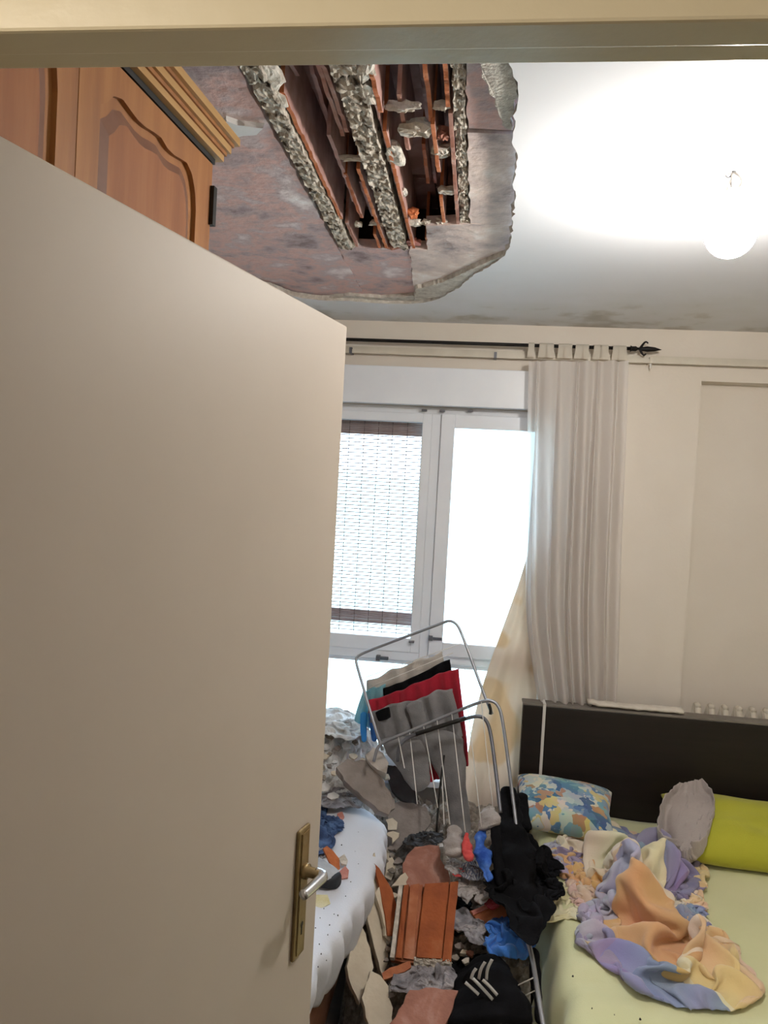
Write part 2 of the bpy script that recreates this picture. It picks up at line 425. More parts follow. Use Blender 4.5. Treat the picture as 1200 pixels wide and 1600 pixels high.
M['beigecloth'] = mat('light_beige_fabric', [(.3,'b4aca4'),(.7,'cac2ba')], 8, .9, .2, 200)
M['teal'] = mat('aqua_fabric', [(.3,'7fb8c6'),(.7,'a2d0da')], 8, .9, .2, 200, trans=.3)
M['skyblue'] = mat('bright_blue_strap', '3a8fd0', 8, .8, trans=.2)
M['ragg'] = mat('dusty_grey_rag', [(.3,'5f5c60'),(.5,'8a868a'),(.7,'b4aeae')], 18, .95, .4, 150)
M['shoeupper'] = mat('grey_shoe_upper', [(.3,'8e9096'),(.7,'b6b8bc')], 12, .8)
M['shoesole'] = mat('dark_rubber', [(.3,'1b1d22'),(.7,'2b2e34')], 12, .7)
M['bamboo'] = mat('brown_reed', [(.3,'907670'),(.7,'ae948c')], 10, .8, trans=.2)
M['reedlight'] = mat('thin_pale_reed', [(.3,'9c8880'),(.7,'b8a49a')], 10, .8, trans=.35)
M['string'] = mat('brown_cord', '6a5550', 5, .9)
M['radiator'] = mat('ivory_radiator_enamel', [(.3,'c9c0b0'),(.7,'d6cebf')], 8, .4)
M['foam'] = mat('dusty_white_foam', [(.3,'c4bcb0'),(.7,'d8d0c4')], 20, .95, .4)
M['strap'] = mat('white_cord', 'dcd8d2', 4, .7)
M['cable'] = mat('grey_cable', '8f8a84', 5, .6)
M['socket'] = mat('white_lamp_socket', 'b9b2a4', 5, .5)
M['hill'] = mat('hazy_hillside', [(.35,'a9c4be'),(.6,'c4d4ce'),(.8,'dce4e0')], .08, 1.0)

def emis(name, col, s):
    m, nt, N, Lk, p = nodes(name); p.inputs['Base Color'].default_value = (1,1,1,1)
    p.inputs['Emission Color'].default_value = col; p.inputs['Emission Strength'].default_value = s; return m
M['bulb'] = emis('lit_bulb_glass', (1.0, .955, .89, 1), BULB)

def glass(name):
    m, nt, N, Lk, p = nodes(name); out = N['Material Output']
    t = N.new('ShaderNodeBsdfTransparent'); t.inputs[0].default_value = (.97,.98,.98,1)
    g = N.new('ShaderNodeBsdfGlossy'); g.inputs['Roughness'].default_value = .02
    fr = N.new('ShaderNodeFresnel'); fr.inputs[0].default_value = 1.45
    mx = N.new('ShaderNodeMixShader'); Lk.new(fr.outputs[0], mx.inputs[0]); Lk.new(t.outputs[0], mx.inputs[1]); Lk.new(g.outputs[0], mx.inputs[2]); Lk.new(mx.outputs[0], out.inputs[0])
    return m
M['glass'] = glass('window_glass')

def sheer(name, col, alpha, tr):
    m, nt, N, Lk, p = nodes(name); out = N['Material Output']
    p.inputs['Base Color'].default_value = lin(col); p.inputs['Roughness'].default_value = .9; p.inputs['Specular IOR Level'].default_value = .1
    tl = N.new('ShaderNodeBsdfTranslucent'); tl.inputs[0].default_value = lin(col)
    tp = N.new('ShaderNodeBsdfTransparent')
    a = N.new('ShaderNodeMixShader'); a.inputs[0].default_value = tr; Lk.new(p.outputs[0], a.inputs[1]); Lk.new(tl.outputs[0], a.inputs[2])
    b = N.new('ShaderNodeMixShader'); b.inputs[0].default_value = alpha; Lk.new(tp.outputs[0], b.inputs[1]); Lk.new(a.outputs[0], b.inputs[2])
    Lk.new(b.outputs[0], out.inputs[0]); return m
M['sheer'] = sheer('sheer_offwhite_voile', 'ece6e2', .86, .45)
M['tab'] = sheer('offwhite_voile_tab', 'e2dacd', .94, .3)

def patch(name, colors, scale, rot=0.6, rough=.95, warp=.0, stretch=(1,1,1), dist='CHEBYCHEV'):
    """patchwork print on the cloth's own UV"""
    m, nt, N, Lk, p = nodes(name)
    tc = N.new('ShaderNodeTexCoord'); mp = N.new('ShaderNodeMapping'); mp.inputs['Rotation'].default_value = (0,0,rot); mp.inputs['Scale'].default_value = stretch
    Lk.new(tc.outputs['UV'], mp.inputs[0])
    vo = N.new('ShaderNodeTexVoronoi'); vo.distance = dist; vo.inputs['Scale'].default_value = scale; vo.inputs['Randomness'].default_value = .55
    wn = N.new('ShaderNodeTexNoise'); wn.inputs['Scale'].default_value = 7; Lk.new(tc.outputs['UV'], wn.inputs['Vector'])
    wa = N.new('ShaderNodeVectorMath'); wa.operation = 'MULTIPLY_ADD'; wa.inputs[1].default_value = (warp, warp, 0); Lk.new(wn.outputs[1], wa.inputs[0]); Lk.new(mp.outputs[0], wa.inputs[2])
    Lk.new(wa.outputs[0], vo.inputs['Vector'])
    sep = N.new('ShaderNodeSeparateColor'); Lk.new(vo.outputs['Color'], sep.inputs[0])
    n = len(colors); r = ramp(nt, [(i/n, c) for i, c in enumerate(colors)], 'CONSTANT'); Lk.new(sep.outputs[0], r.inputs[0])
    nz = N.new('ShaderNodeTexNoise'); nz.inputs['Scale'].default_value = 5; Lk.new(tc.outputs['UV'], nz.inputs['Vector'])
    mx = N.new('ShaderNodeMix'); mx.data_type = 'RGBA'; mx.blend_type = 'SOFT_LIGHT'; mx.inputs[0].default_value = .6
    Lk.new(r.outputs[0], mx.inputs[6]); Lk.new(nz.outputs[1], mx.inputs[7])
    Lk.new(mx.outputs[2], p.inputs['Base Color']); p.inputs['Roughness'].default_value = rough; p.inputs['Specular IOR Level'].default_value = .1
    p.inputs['Sheen Weight'].default_value = .3
    b = N.new('ShaderNodeTexNoise'); b.inputs['Scale'].default_value = 260; Lk.new(tc.outputs['UV'], b.inputs['Vector'])
    bn = N.new('ShaderNodeBump'); bn.inputs['Strength'].default_value = .2; bn.inputs['Distance'].default_value = .004; Lk.new(b.outputs[0], bn.inputs['Height']); Lk.new(bn.outputs[0], p.inputs['Normal'])
    return m
M['blanket'] = patch('patchwork_fleece', ['8a829e','d3a878','e2d3bc','b2acc0','848bb0','dec296','948ca6','e2cba6','d2b4a6','8e90b2'], 4.0, warp=.06)
M['pillowprint'] = patch('blue_yellow_pillow_print', ['6488aa','b4c4c4','83a4ba','d6c68a','4e7092','c6d0ca','5f86a8','ddd8c8','8fa6ae','b88e74'], 9, .3, warp=.45, dist='EUCLIDEAN')

def blotch(name, base, spots, trans):
    m, nt, N, Lk, p = nodes(name); out = N['Material Output']
    tc = N.new('ShaderNodeTexCoord'); nz = N.new('ShaderNodeTexNoise'); nz.inputs['Scale'].default_value = 4.2; nz.inputs['Detail'].default_value = 1.0
    Lk.new(tc.outputs['Object'], nz.inputs['Vector'])
    r = ramp(nt, [(0, spots[0]), (.40, spots[0]), (.44, base), (.58, base), (.62, spots[1]), (1, spots[1])]); Lk.new(nz.outputs[0], r.inputs[0])
    Lk.new(r.outputs[0], p.inputs['Base Color']); p.inputs['Roughness'].default_value = .95
    tl = N.new('ShaderNodeBsdfTranslucent'); Lk.new(r.outputs[0], tl.inputs[0])
    mx = N.new('ShaderNodeMixShader'); mx.inputs[0].default_value = trans; Lk.new(p.outputs[0], mx.inputs[1]); Lk.new(tl.outputs[0], mx.inputs[2]); Lk.new(mx.outputs[0], out.inputs[0])
    return m
M['peach'] = blotch('peach_cream_drape', 'eee0d0', ('e4cdae','e2cbaa'), .3)

def striped(name, a, b, freq, axis=1, lo=.5):
    m, nt, N, Lk, p = nodes(name)
    tc = N.new('ShaderNodeTexCoord'); w = N.new('ShaderNodeSeparateXYZ'); Lk.new(tc.outputs['UV'], w.inputs[0])
    mu = N.new('ShaderNodeMath'); mu.operation = 'MULTIPLY'; mu.inputs[1].default_value = freq; Lk.new(w.outputs[axis], mu.inputs[0])
    fr = N.new('ShaderNodeMath'); fr.operation = 'FRACT'; Lk.new(mu.outputs[0], fr.inputs[0])
    r = ramp(nt, [(0, a), (lo, b)], 'CONSTANT'); Lk.new(fr.outputs[0], r.inputs[0]); Lk.new(r.outputs[0], p.inputs['Base Color']); p.inputs['Roughness'].default_value = .95
    return m
M['stripesock'] = striped('grey_striped_knit', '8e8888', '5a5a68', 16, 0)

# ------------------------------------------------------------------ the setting
RNG = np.random.RandomState(11)
XL, XR, YF, YB, ZC = -1.17, 2.15, 0.58, 3.475, 2.50
WT = 0.12
struct('floor', MB().box((XL-.1, -1.4, -.06), (XR+.1, YB+.1, 0)), M['floor'])

# back wall with the window opening and a shallow recess behind the radiator
WX0, WX1, WZ0, WZ1 = -1.02, 0.345, 0.46, 2.125
NX0, NZ1, ND = 0.935, 2.282, 0.085
wb = MB()
wb.box((XL, YB, 0), (WX0, YB+.3, 2.75)); wb.box((WX0, YB, 0), (WX1, YB+.3, WZ0)); wb.box((WX0, YB, WZ1), (WX1, YB+.3, 2.75))
wb.box((WX1, YB, 0), (NX0, YB+.3, 2.75)); wb.box((NX0, YB, NZ1), (1.95, YB+.3, 2.75)); wb.box((NX0, YB+ND, 0), (1.95, YB+.3, NZ1)); wb.box((1.95, YB, 0), (XR, YB+.3, 2.75))
struct('wall_back', wb, M['wall'])
struct('wall_left', MB().box((XL-.1, -1.4, 0), (XL, YB+.3, 2.75)), M['wall'])
struct('wall_right', MB().box((XR, -1.4, 0), (XR+.1, YB+.3, 2.75)), M['wall'])
# wall with the doorway (its opening lies just in front of the camera) and the hall behind
DX0, DX1, DZ = -0.44, 0.40, 2.04
wf = MB(); wf.box((XL, .46, 0), (DX0-.05, YF, 2.75)); wf.box((DX1+.05, .46, 0), (XR, YF, 2.75)); wf.box((DX0-.05, .46, DZ+.06), (DX1+.05, YF, 2.75))
struct('wall_front', wf, M['wall'])
struct('wall_hall', MB().box((XL, -1.5, 0), (XR, -1.4, 2.6)), M['wall'])
struct('ceiling_hall', MB().box((XL, -1.4, 2.6), (XR, .46, 2.7)), M['ceil'])
tr = tag(link('trim_1', None), kind='structure'); tr.location = (0, .52, 0)
def lining(x0, x1, z0, z1, nm, ax):
    m = MB(); m.box((x0, .508, z0), (x1, .538, z1))
    if ax == 'h': m.box((x0, .538, z0+.016), (x1, .585, z1))
    elif ax == 'l': m.box((x0, .538, z0), (x1-.016, .585, z1))
    else: m.box((x0+.016, .538, z0), (x1, .585, z1))
    bevel(ob(nm, m, M['framepaint'], tr), .0025)
lining(DX0-.06, DX1+.06, DZ, DZ+.085, 'header', 'h')
lining(DX0-.06, DX0, 0, DZ, 'jamb', 'l'); lining(DX1, DX1+.06, 0, DZ, 'jamb', 'r')

# ceiling: painted plaster sheet with the fallen-out area
outer = [atZ(px, py, ZC)[:2] for px, py in ((430,452),(455,462),(480,467),(512,470),(545,470),(590,474),(640,475),(668,472),(690,465),(716,450),(740,430),(765,416),(785,402),(797,382),(800,360),(803,330),(806,300),(802,280),(809,260),(807,235),(800,215),(803,190),(806,165),(810,150),(804,120),(797,100),(785,80))]
outer += [V(-.02, 1.22), V(-.3, 1.18), V(-.7, 1.2), V(-.98, 1.25), V(-1.02, 1.8), V(-.99, 2.4), V(-.95, 2.8)]
outer = rough_outline(outer, .02, .0045, RNG)
def ring_mesh(inner, x0, x1, y0, y1, z0, z1):
    """rectangular sheet with an irregular hole, thickness z0..z1"""
    c = np.mean(inner, 0); n = len(inner); m = MB()
    rect = []
    for p in inner:
        d = p - c; t = []
        if d[0] > 1e-9: t.append((x1-c[0])/d[0])
        if d[0] < -1e-9: t.append((x0-c[0])/d[0])
        if d[1] > 1e-9: t.append((y1-c[1])/d[1])
        if d[1] < -1e-9: t.append((y0-c[1])/d[1])
        rect.append(c + d*min(t))
    # corners
    vs = []
    for p in inner: vs.append((p[0], p[1], z0))
    for p in inner: vs.append((p[0]+RNG.uniform(-.006,.006), p[1]+RNG.uniform(-.006,.006), z1))
    for p in rect: vs.append((p[0], p[1], z0))
    fs = []; rm = []
    for i in range(n):
        j = (i+1) % n
        fs.append((i, j, n+j, n+i)); rm.append(1)
        a, b = rect[i], rect[j]
        same = abs(a[0]-b[0]) < 1e-6 or abs(a[1]-b[1]) < 1e-6
        if same: fs.append((i, 2*n+i, 2*n+j, j)); rm.append(0)
        else:
            k = len(vs); cx = x0 if min(a[0], b[0]) < x0+1e-6 else x1; cy = y0 if min(a[1], b[1]) < y0+1e-6 else y1
            vs.append((cx, cy, z0)); fs.append((i, 2*n+i, k, 2*n+j, j)); rm.append(0)
    m.add(vs, fs); return m, rm
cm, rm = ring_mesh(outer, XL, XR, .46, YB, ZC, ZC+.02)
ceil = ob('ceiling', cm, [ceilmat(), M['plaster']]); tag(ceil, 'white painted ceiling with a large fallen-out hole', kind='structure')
for p_, k in zip(ceil.data.polygons, rm): p_.material_index = k
fixnormals(ceil)
def cpart(name, m, material, smooth=False): return ob(name, m, material, ceil, smooth)

# bare clay soffit plates round the inner hole
ZS = ZC + .024
def zpx(px, py, z=ZS): return atZ(px, py, z)[:2]
def soff(name, poly, material, z=ZS, th=.03, amp=.004):
    o = rough_outline([np.asarray(p, float) for p in poly], .03, amp, RNG)
    return fixnormals(cpart(name, MB().prism([(p[0], p[1], z) for p in o], [(p[0], p[1], z+th) for p in o]), material))
Lt, Lb = V(-.500, 1.08), V(-.503, 2.515)
Bs = zpx(640, 390); Bc = zpx(668, 390); Bc2 = zpx(666, 352); Rb = zpx(734, 350)
soff('soffit_slab', [V(-1.15,1.06), Lt, Lb, V(-.503, 3.25), V(-1.15, 3.25)], M['soffit'])
soff('soffit_slab', [Lb, Bs, V(-.302, 3.25), V(-.503, 3.25)], M['soffit'], ZS+.002)
soff('soffit_slab', [Bs, Bc, Bc2, Rb, V(.14, 2.27), V(.14, 3.25), V(-.302, 3.25)], M['soffitpale'], ZS-.001)
soff('soffit_slab', [Rb, V(-.067, 1.705), V(.14, 1.715), V(.14, 2.27)], M['soffitpale'], ZS)
soff('soffit_slab', [V(-.067, 1.695), V(-.067, 1.08), V(.14, 1.08), V(.14, 1.705)], M['soffit'], ZS+.004)
# leftovers of plaster at the rim
def rim(poly_px, z, th, material, name='plaster_remnant'):
    P = [V(*zpx(px, py, z), z) for px, py in poly_px]
    return fixnormals(cpart(name, plate_mesh(P, (0,0,-1), th, RNG, .004, .015, 1.02), material))
rim([(648,470),(650,452),(690,442),(730,424),(783,400),(790,404),(742,434),(695,462)], ZC+.006, .02, M['plaster'])
rim([(742,84),(790,82),(802,108),(808,150),(800,185),(798,205),(785,195),(775,160),(755,120)], ZC+.010, .016, M['plaster'])
rim([(352,190),(372,196),(410,200),(408,207),(395,213),(370,214),(354,212),(345,205)], ZC+.012, .014, M['ceil'])
rim([(480,468),(545,462),(600,466),(646,462),(648,472),(560,474)], ZC+.012, .014, M['plaster'])

# the void over the hole: joists, upper tiles, broken webs, mortar
VT = 2.67
def lumpy(x0, x1, y0, y1, z0, z1, amp, seed, nx=7, ny=70, nz=6):
    """long rough concrete rib (closed box grid with noise)"""
    ring = [(u, 0) for u in np.linspace(0,1,nx)] + [(1, w) for w in np.linspace(0,1,nz)[1:]] + [(u, 1) for u in np.linspace(1,0,nx)[1:]] + [(0, w) for w in np.linspace(1,0,nz)[1:-1]]
    A = np.zeros((ny, len(ring), 3))
    for i, y in enumerate(np.linspace(y0, y1, ny)):
        for k, (u, w) in enumerate(ring): A[i,k] = (x0+(x1-x0)*u, y, z0+(z1-z0)*w)
    q = A + seed
    d = np.abs(fbm(q, 80, 3)); A[...,0] += amp*.6*fbm(q, 70, 2); A[...,2] += amp*(d-.3)*np.where(A[...,2] < z0+.03, 2.2, .5)
    m = MB(); m.grid(A, True); n = len(ring); m.f.append(tuple(range(n))); m.f.append(tuple(range((ny-1)*n, ny*n))); return m
def joist(x0, x1, y0, y1, z0, seed):
    return fixnormals(cpart('joist', lumpy(x0, x1, y0, y1, z0, VT-.01, .0065, seed, 9, 150, 5), M['joist']))
joist(-.492, -.452, 1.1, 2.52, ZS-.002, 1)
joist(-.322, -.270, 1.1, 2.52, ZS+.0, 2)
joist(-.094, -.070, 1.1, 2.28, ZS+.004, 3)
# upper tiles closing the void
k = 0
for x0, x1 in ((-.54,-.40),(-.40,-.29),(-.29,-.18),(-.18,-.05)):
    y = 1.05 + .07*(k % 2)
    while y < 2.6:
        z = VT + RNG.uniform(-.004,.006)
        cpart('clay_tile', MB().box((x0+.001, y, z), (x1-.001, y+.246, z+.05)), M['clayin']); y += .25
    k += 1
cpart('void_box_top', MB().box((-.7, .95, VT+.06), (.2, 2.8, VT+.1)), M['void'])  # dark box added round the void so no skylight leaks in
cpart('void_box_side', MB().box((-.62, .95, ZS+.03), (-.58, 2.8, VT+.07)), M['void']); cpart('void_box_side', MB().box((.0, .95, ZS+.03), (.04, 2.8, VT+.07)), M['void'])
cpart('void_box_side', MB().box((-.62, 2.56, ZS+.03), (.04, 2.6, VT+.07)), M['void'])
# vertical webs of the broken hollow blocks: (x, [(y, z_bottom)...], thickness, material)
def web(x, prof, material, t=.009, lean=0.0):
    prof = resample(np.array(prof, float), max(6, int((prof[-1][0]-prof[0][0])/.02)))
    lo, hi = [], []
    for y, z in prof:
        zz = z + RNG.uniform(-.004,.004); lo.append((x + lean*(VT-zz), y, zz)); hi.append((x, y, VT+.002))
    n = len(lo); m = MB(); vs = []
    for s in (-t/2, t/2):
        vs += [(p[0]+s, p[1], p[2]) for p in lo] + [(p[0]+s, p[1], p[2]) for p in hi]
    fs = []; mi = []
    for i in range(n-1):
        fs += [(i, i+1, n+i+1, n+i), (2*n+i+1, 2*n+i, 3*n+i, 3*n+i+1), (i+1, i, 2*n+i, 2*n+i+1)]; mi += [1, 1, 0]
    fs += [(0, n, 3*n, 2*n), (n-1, 3*n-1, 4*n-1, 2*n-1)]; mi += [0, 0]
    m.add(vs, fs); o = cpart('clay_web', m, [material, M['clayin']])
    for p_, k_ in zip(o.data.polygons, mi): p_.material_index = k_
    return fixnormals(o)
zb = ZS
web(-.443, [(1.55,zb+.01),(1.9,zb+.004),(2.25,zb+.0)], M['clayorange']); web(-.437, [(2.3,zb+.012),(2.5,zb+.002)], M['claydust'])
web(-.425, [(1.1,zb+.05),(1.45,zb+.045),(1.6,zb+.07)], M['clayin'])
web(-.398, [(1.1,zb+.10),(1.6,zb+.09),(1.95,zb+.05),(2.05,zb+.09)], M['clayin'])
web(-.385, [(1.75,zb+.02),(2.0,zb+.012),(2.12,zb+.004),(2.25,zb+.05),(2.33,zb+.09)], M['clayin'])
web(-.380, [(1.95,zb+.01),(2.15,zb-.002),(2.24,zb+.0),(2.27,zb+.06)], M['claydeep'])
web(-.352, [(1.1,zb+.03),(1.5,zb+.02),(1.75,zb+.015),(1.82,zb+.06)], M['claydust'])
web(-.357, [(2.05,zb+.03),(2.3,zb+.025),(2.38,zb+.07)], M['clayin'])
web(-.362, [(2.38,zb+.004),(2.51,zb+.0)], M['clayorange'])
web(-.337, [(1.1,zb+.012),(1.4,zb+.006),(1.72,zb+.012)], M['claydust']); web(-.339, [(1.9,zb+.002),(2.5,zb-.002)], M['clayorange'])
web(-.258, [(1.1,zb+.02),(2.5,zb+.012)], M['clayin'], .004); web(-.246, [(1.1,zb+.014),(1.5,zb+.0),(1.62,zb+.0)], M['clayorange']); web(-.249, [(1.7,zb+.004),(2.1,zb-.002),(2.5,zb-.002)], M['clayorange'])
web(-.206, [(1.58,zb+.02),(1.8,zb+.005),(1.86,zb+.05)], M['claydust']); web(-.202, [(2.4,zb+.004),(2.5,zb+.0)], M['clayorange'])
web(-.180, [(1.9,zb+.06),(2.1,zb+.045),(2.14,zb+.09)], M['claydeep']); web(-.168, [(1.1,zb+.11),(1.8,zb+.10),(2.2,zb+.09)], M['clayin'])
web(-.145, [(1.1,zb+.008),(1.35,zb+.012),(1.6,zb+.02),(1.68,zb+.01)], M['clayorange']); web(-.140, [(1.66,zb+.0),(1.9,zb-.002),(1.97,zb+.03)], M['clayorange'])
web(-.142, [(2.08,zb+.003),(2.27,zb+.0)], M['clayorange'])
web(-.105, [(1.1,zb+.01),(1.6,zb+.006)], M['clayorange']); web(-.101, [(1.62,zb+.0),(2.0,zb-.002),(2.27,zb+.0)], M['claydust'])
def lump(c, s, material, seed, name='mortar_lump', parent=None):
    m = MB(); n, r = 16, 9; A = np.zeros((r, n, 3))
    for i in range(r):
        f = math.pi*(i+.25)/(r-.5)
        for k in range(n):
            a = 2*math.pi*k/n; A[i,k] = (s[0]*math.sin(f)*math.cos(a), s[1]*math.sin(f)*math.sin(a), s[2]*math.cos(f))
    A = np.sign(A)*np.abs(A/np.asarray(s))**.75*np.asarray(s); A *= (1 + .45*fbm(A*(.9/max(s)) + seed*5.3, 4.0, 2))[...,None]
    A += np.asarray(c)
    m.grid(A, True); m.f.append(tuple(range(n))); m.f.append(tuple(range((r-1)*n, r*n)))
    return fixnormals(ob(name, m, material, parent if parent is not None else ceil, False))
for i, (px, py, sx, sy, sz, mm) in enumerate([(553,247,.026,.010,.008,'mortar'),(634,166,.028,.012,.012,'mortar'),(650,200,.032,.028,.016,'mortar'),(690,165,.012,.012,.010,'mortar'),
        (692,235,.017,.03,.012,'mortar'),(690,208,.014,.02,.014,'claydust'),(700,297,.018,.022,.010,'mortar'),(648,348,.018,.02,.010,'mortar'),(645,333,.013,.02,.014,'clayorange'),(590,348,.018,.012,.008,'mortar'),
        (552,380,.014,.015,.012,'mortar'),(612,383,.018,.015,.014,'claydust'),(645,378,.020,.03,.010,'pinkclay'),(667,347,.012,.014,.008,'mortar'),(690,345,.014,.014,.009,'mortar'),(716,346,.012,.014,.008,'mortar'),
        (420,115,.020,.07,.012,'mortar'),(427,150,.016,.06,.012,'mortar'),(570,100,.014,.05,.016,'mortar'),(575,140,.012,.05,.014,'mortar'),(616,240,.016,.06,.012,'mortar'),(630,300,.008,.03,.006,'mortar'),(560,350,.010,.02,.008,'mortar')]):
    p = V(*zpx(px, py, ZS+.012), ZS+.012); lump(p, (sx*1.25, sy*.8, sz*.9), M[mm], i)

# ------------------------------------------------------------------ window
win = tag(link('window_1', None), 'white two-leaf window with lower fixed lights', kind='structure'); win.location = (-.3, YB, WZ0)
YW = YB + .06
def wp(name, a, b, mt='winframe', bev=.003): 
    o = ob(name, MB().box(a, b), M[mt], win); return bevel(o, bev) if bev else o
# shutter box above, wall face
wp('shutter_box', (WX0-.0, YB-.045, WZ1+.0), (.235, YB+.02, 2.292))
wp('outer_frame', (WX0, YW-.02, WZ1-.035), (WX1, YW+.05, WZ1)); wp('outer_frame', (WX0, YW-.02, WZ0), (WX1, YW+.05, WZ0+.05))
wp('outer_frame', (WX0, YW-.02, WZ0), (WX0+.05, YW+.05, WZ1)); wp('outer_frame', (WX1-.05, YW-.02, WZ0), (WX1, YW+.05, WZ1))
MXL, MXR = -.245, -.16
wp('mullion', (-.222, YW-.03, WZ0), (-.178, YW+.05, WZ1-.03))
ZT0, ZT1 = 0.955, 1.005
wp('transom', (WX0, YW-.025, ZT0), (WX1, YW+.05, ZT1))
def sash(x0, x1, z0, z1, w, y0, y1, wb_=None):
    wb_ = wb_ or w
    s = ob('sash', MB().box((x0,y0,z0),(x0+w,y1,z1)).box((x1-w,y0,z0),(x1,y1,z1)).box((x0+w,y0,z0),(x1-w,y1,z0+wb_)).box((x0+w,y0,z1-w),(x1-w,y1,z1)), M['winframe'], win); bevel(s, .003)
    ob('pane', MB().box((x0+w, (y0+y1)/2-.002, z0+wb_), (x1-w, (y0+y1)/2+.002, z1-w)), M['glass'], s)
    return s
sash(WX0+.04, -.222, ZT1-.01, WZ1-.03, .042, YW-.03, YW+.02, .065)
sash(-.178, WX1-.04, ZT1-.01, WZ1-.03, .062, YW-.045, YW+.005)
sash(WX0+.04, -.222, WZ0+.04, ZT0+.01, .03, YW-.01, YW+.03); sash(-.178, WX1-.04, WZ0+.04, ZT0+.01, .03, YW-.01, YW+.03)
def latch(px, py, w=.05, tilt=0):
    p = atY(px, py, YW-.05)
    m = MB(); m.box((p[0]-w/2, YW-.052, p[2]-.006), (p[0]+w/2, YW-.03, p[2]+.006)); m.box((p[0]-w/2, YW-.062, p[2]-.009), (p[0]-w/2+.018, YW-.03, p[2]+.012))
    ob('latch', m, M['darksteel'], win)
latch(680, 998, .06); latch(597, 1029, .055)
for px, py in ((560,628),(663,641),(691,642),(735,642),(643,1003)):
    p = atY(px, py, YW-.045); ob('hinge_pin', MB().box((p[0]-.012, YW-.05, p[2]-.004), (p[0]+.012, YW-.03, p[2]+.004)), M['darksteel'], win)
wp('sill', (WX0-.03, YB-.10, WZ0-.03), (WX1+.03, YB+.08, WZ0))

# outdoors: a hazy slope beyond
hm = MB(); A = np.zeros((30, 14, 3))
for i, x in enumerate(np.linspace(-90, 60, 30)):
    top = 9 + 5*math.sin(i*.35) + 2*math.sin(i*1.1)
    for j, t in enumerate(np.linspace(0, 1, 14)):
        A[i,j] = (x, 55 + 45*t, -8 + (top+8)*t**.8)
A[...,2] += 1.2*fbm(A, .09, 3); hm.grid(A)
tag(ob('hillside', hm, M['hill'], None, True), 'hazy green hillside outside behind the bamboo blind', 'hill', kind='structure')
tag(ob('outside_ground', MB().box((-120, YB+.4, -8.6), (120, 120, -8)), M['hill']), 'hazy ground outside', kind='structure')

# ------------------------------------------------------------------ pendant bulb
p0 = atZ(1148, 268, ZC); bx, by = p0[0], p0[1]
bulb = thing('pendant_bulb', 'lit bare globe bulb hanging from wires on the ceiling', 'lamp', (bx, by, 2.28))
bz = 2.362
prof = [(.002, -.056)] + [(.056*math.sin(a), -.056*math.cos(a)) for a in np.linspace(.15, 2.45, 14)] + [(.030, .055), (.019, .066)]
ob('globe', MB().lathe(prof, (bx, by, bz), 24), M['bulb'], bulb, True)
ob('socket', MB().lathe([(.019,.064),(.022,.068),(.022,.092),(.016,.098)], (bx, by, bz), 16), M['socket'], bulb, True)
zt = bz + .097
ob('cable', MB().tube(smoothpath([(bx,by,zt),(bx+.018,by,zt+.012),(bx+.014,by-.003,zt+.028),(bx-.002,by,ZC-.002)], 20), .0028, 8), M['cable'], bulb, True)
ob('cable', MB().tube(smoothpath([(bx-.004,by,zt),(bx-.006,by+.003,zt+.015),(bx-.006,by,zt+.03),(bx-.004,by,ZC-.002)], 20), .0028, 8), M['cable'], bulb, True)
ob('terminal_block', MB().tube([(bx-.012,by-.004,ZC-.022),(bx-.024,by-.008,ZC-.05)], [.005,.0045], 8), M['cable'], bulb)
ob('hook', MB().tube(smoothpath([(bx-.004,by,ZC),(bx-.008,by,ZC-.012),(bx-.016,by,ZC-.014),(bx-.022,by,ZC-.006)], 16), .002, 6), M['black'], bulb)
ob('loose_wire', MB().tube(smoothpath([(bx,by,ZC-.004),(bx-.02,by,ZC-.006),(bx-.028,by-.01,ZC-.018)], 12), .0014, 6), M['cable'], bulb)

# ------------------------------------------------------------------ open door leaf
HX, HY = -0.430, 0.585
E1 = unit(V(-.244-HX, 1.345-HY, 0)); DW = float(np.hypot(-.244-HX, 1.345-HY)); NR = V(E1[1], -E1[0], 0)  # NR points to the right, seen face
def dp(s, out, z): return V(HX, HY, 0) + E1*s + NR*out + V(0, 0, z)
door = tag(link('door_1', None), 'open cream painted flush door with brass plate and lever', kind='structure'); door.location = (HX, HY, 0)
def dbox(s0, s1, o0, o1, z0, z1): return MB().prism([dp(s0,o0,z0), dp(s1,o0,z0), dp(s1,o1,z0), dp(s0,o1,z0)], [dp(s0,o0,z1), dp(s1,o0,z1), dp(s1,o1,z1), dp(s0,o1,z1)])
bevel(fixnormals(ob('leaf', dbox(0, DW, -.04, 0, .012, 2.02), M['doorpaint'], door)), .003, 3)
def dpx(px, py): return atP(px, py, dp(0, .004, 0), NR)
pa = dpx(478, 1292); pb = dpx(458, 1500)
def s_of(p): return float((p - V(HX, HY, 0)) @ E1)
s0, s1, z1, z0 = s_of(dpx(466,1300)), s_of(dpx(484,1290)), float(dpx(474,1293)[2]), float(dpx(462,1498)[2])
z0 = z1 - .225
sc_ = (s0+s1)/2; hw = .0215
pl = fixnormals(ob('latch_plate', dbox(sc_-hw, sc_+hw, 0, .007, z0, z1), M['brass'], door)); bevel(pl, .004, 2)
fixnormals(ob('plate_ridge', dbox(sc_-hw+.009, sc_+hw-.009, .007, .009, z0+.008, z1-.008), M['brass'], pl))
kz = z0 + .058
ob('keyhole', dbox(sc_-.002, sc_+.002, .0085, .0096, kz-.018, kz).add([dp(sc_+.0048*math.cos(a), .0096, kz+.0048*math.sin(a)) for a in np.linspace(0,2*math.pi,12,endpoint=False)], [tuple(range(12))]), M['black'], pl)
hz_ = z1 - .075
hd = ob('lever_handle', MB().tube([dp(sc_, .006, hz_), dp(sc_, .016, hz_), dp(sc_, .0162, hz_), dp(sc_, .038, hz_)], [.013,.013,.009,.009], 16), M['brass'], door, True)
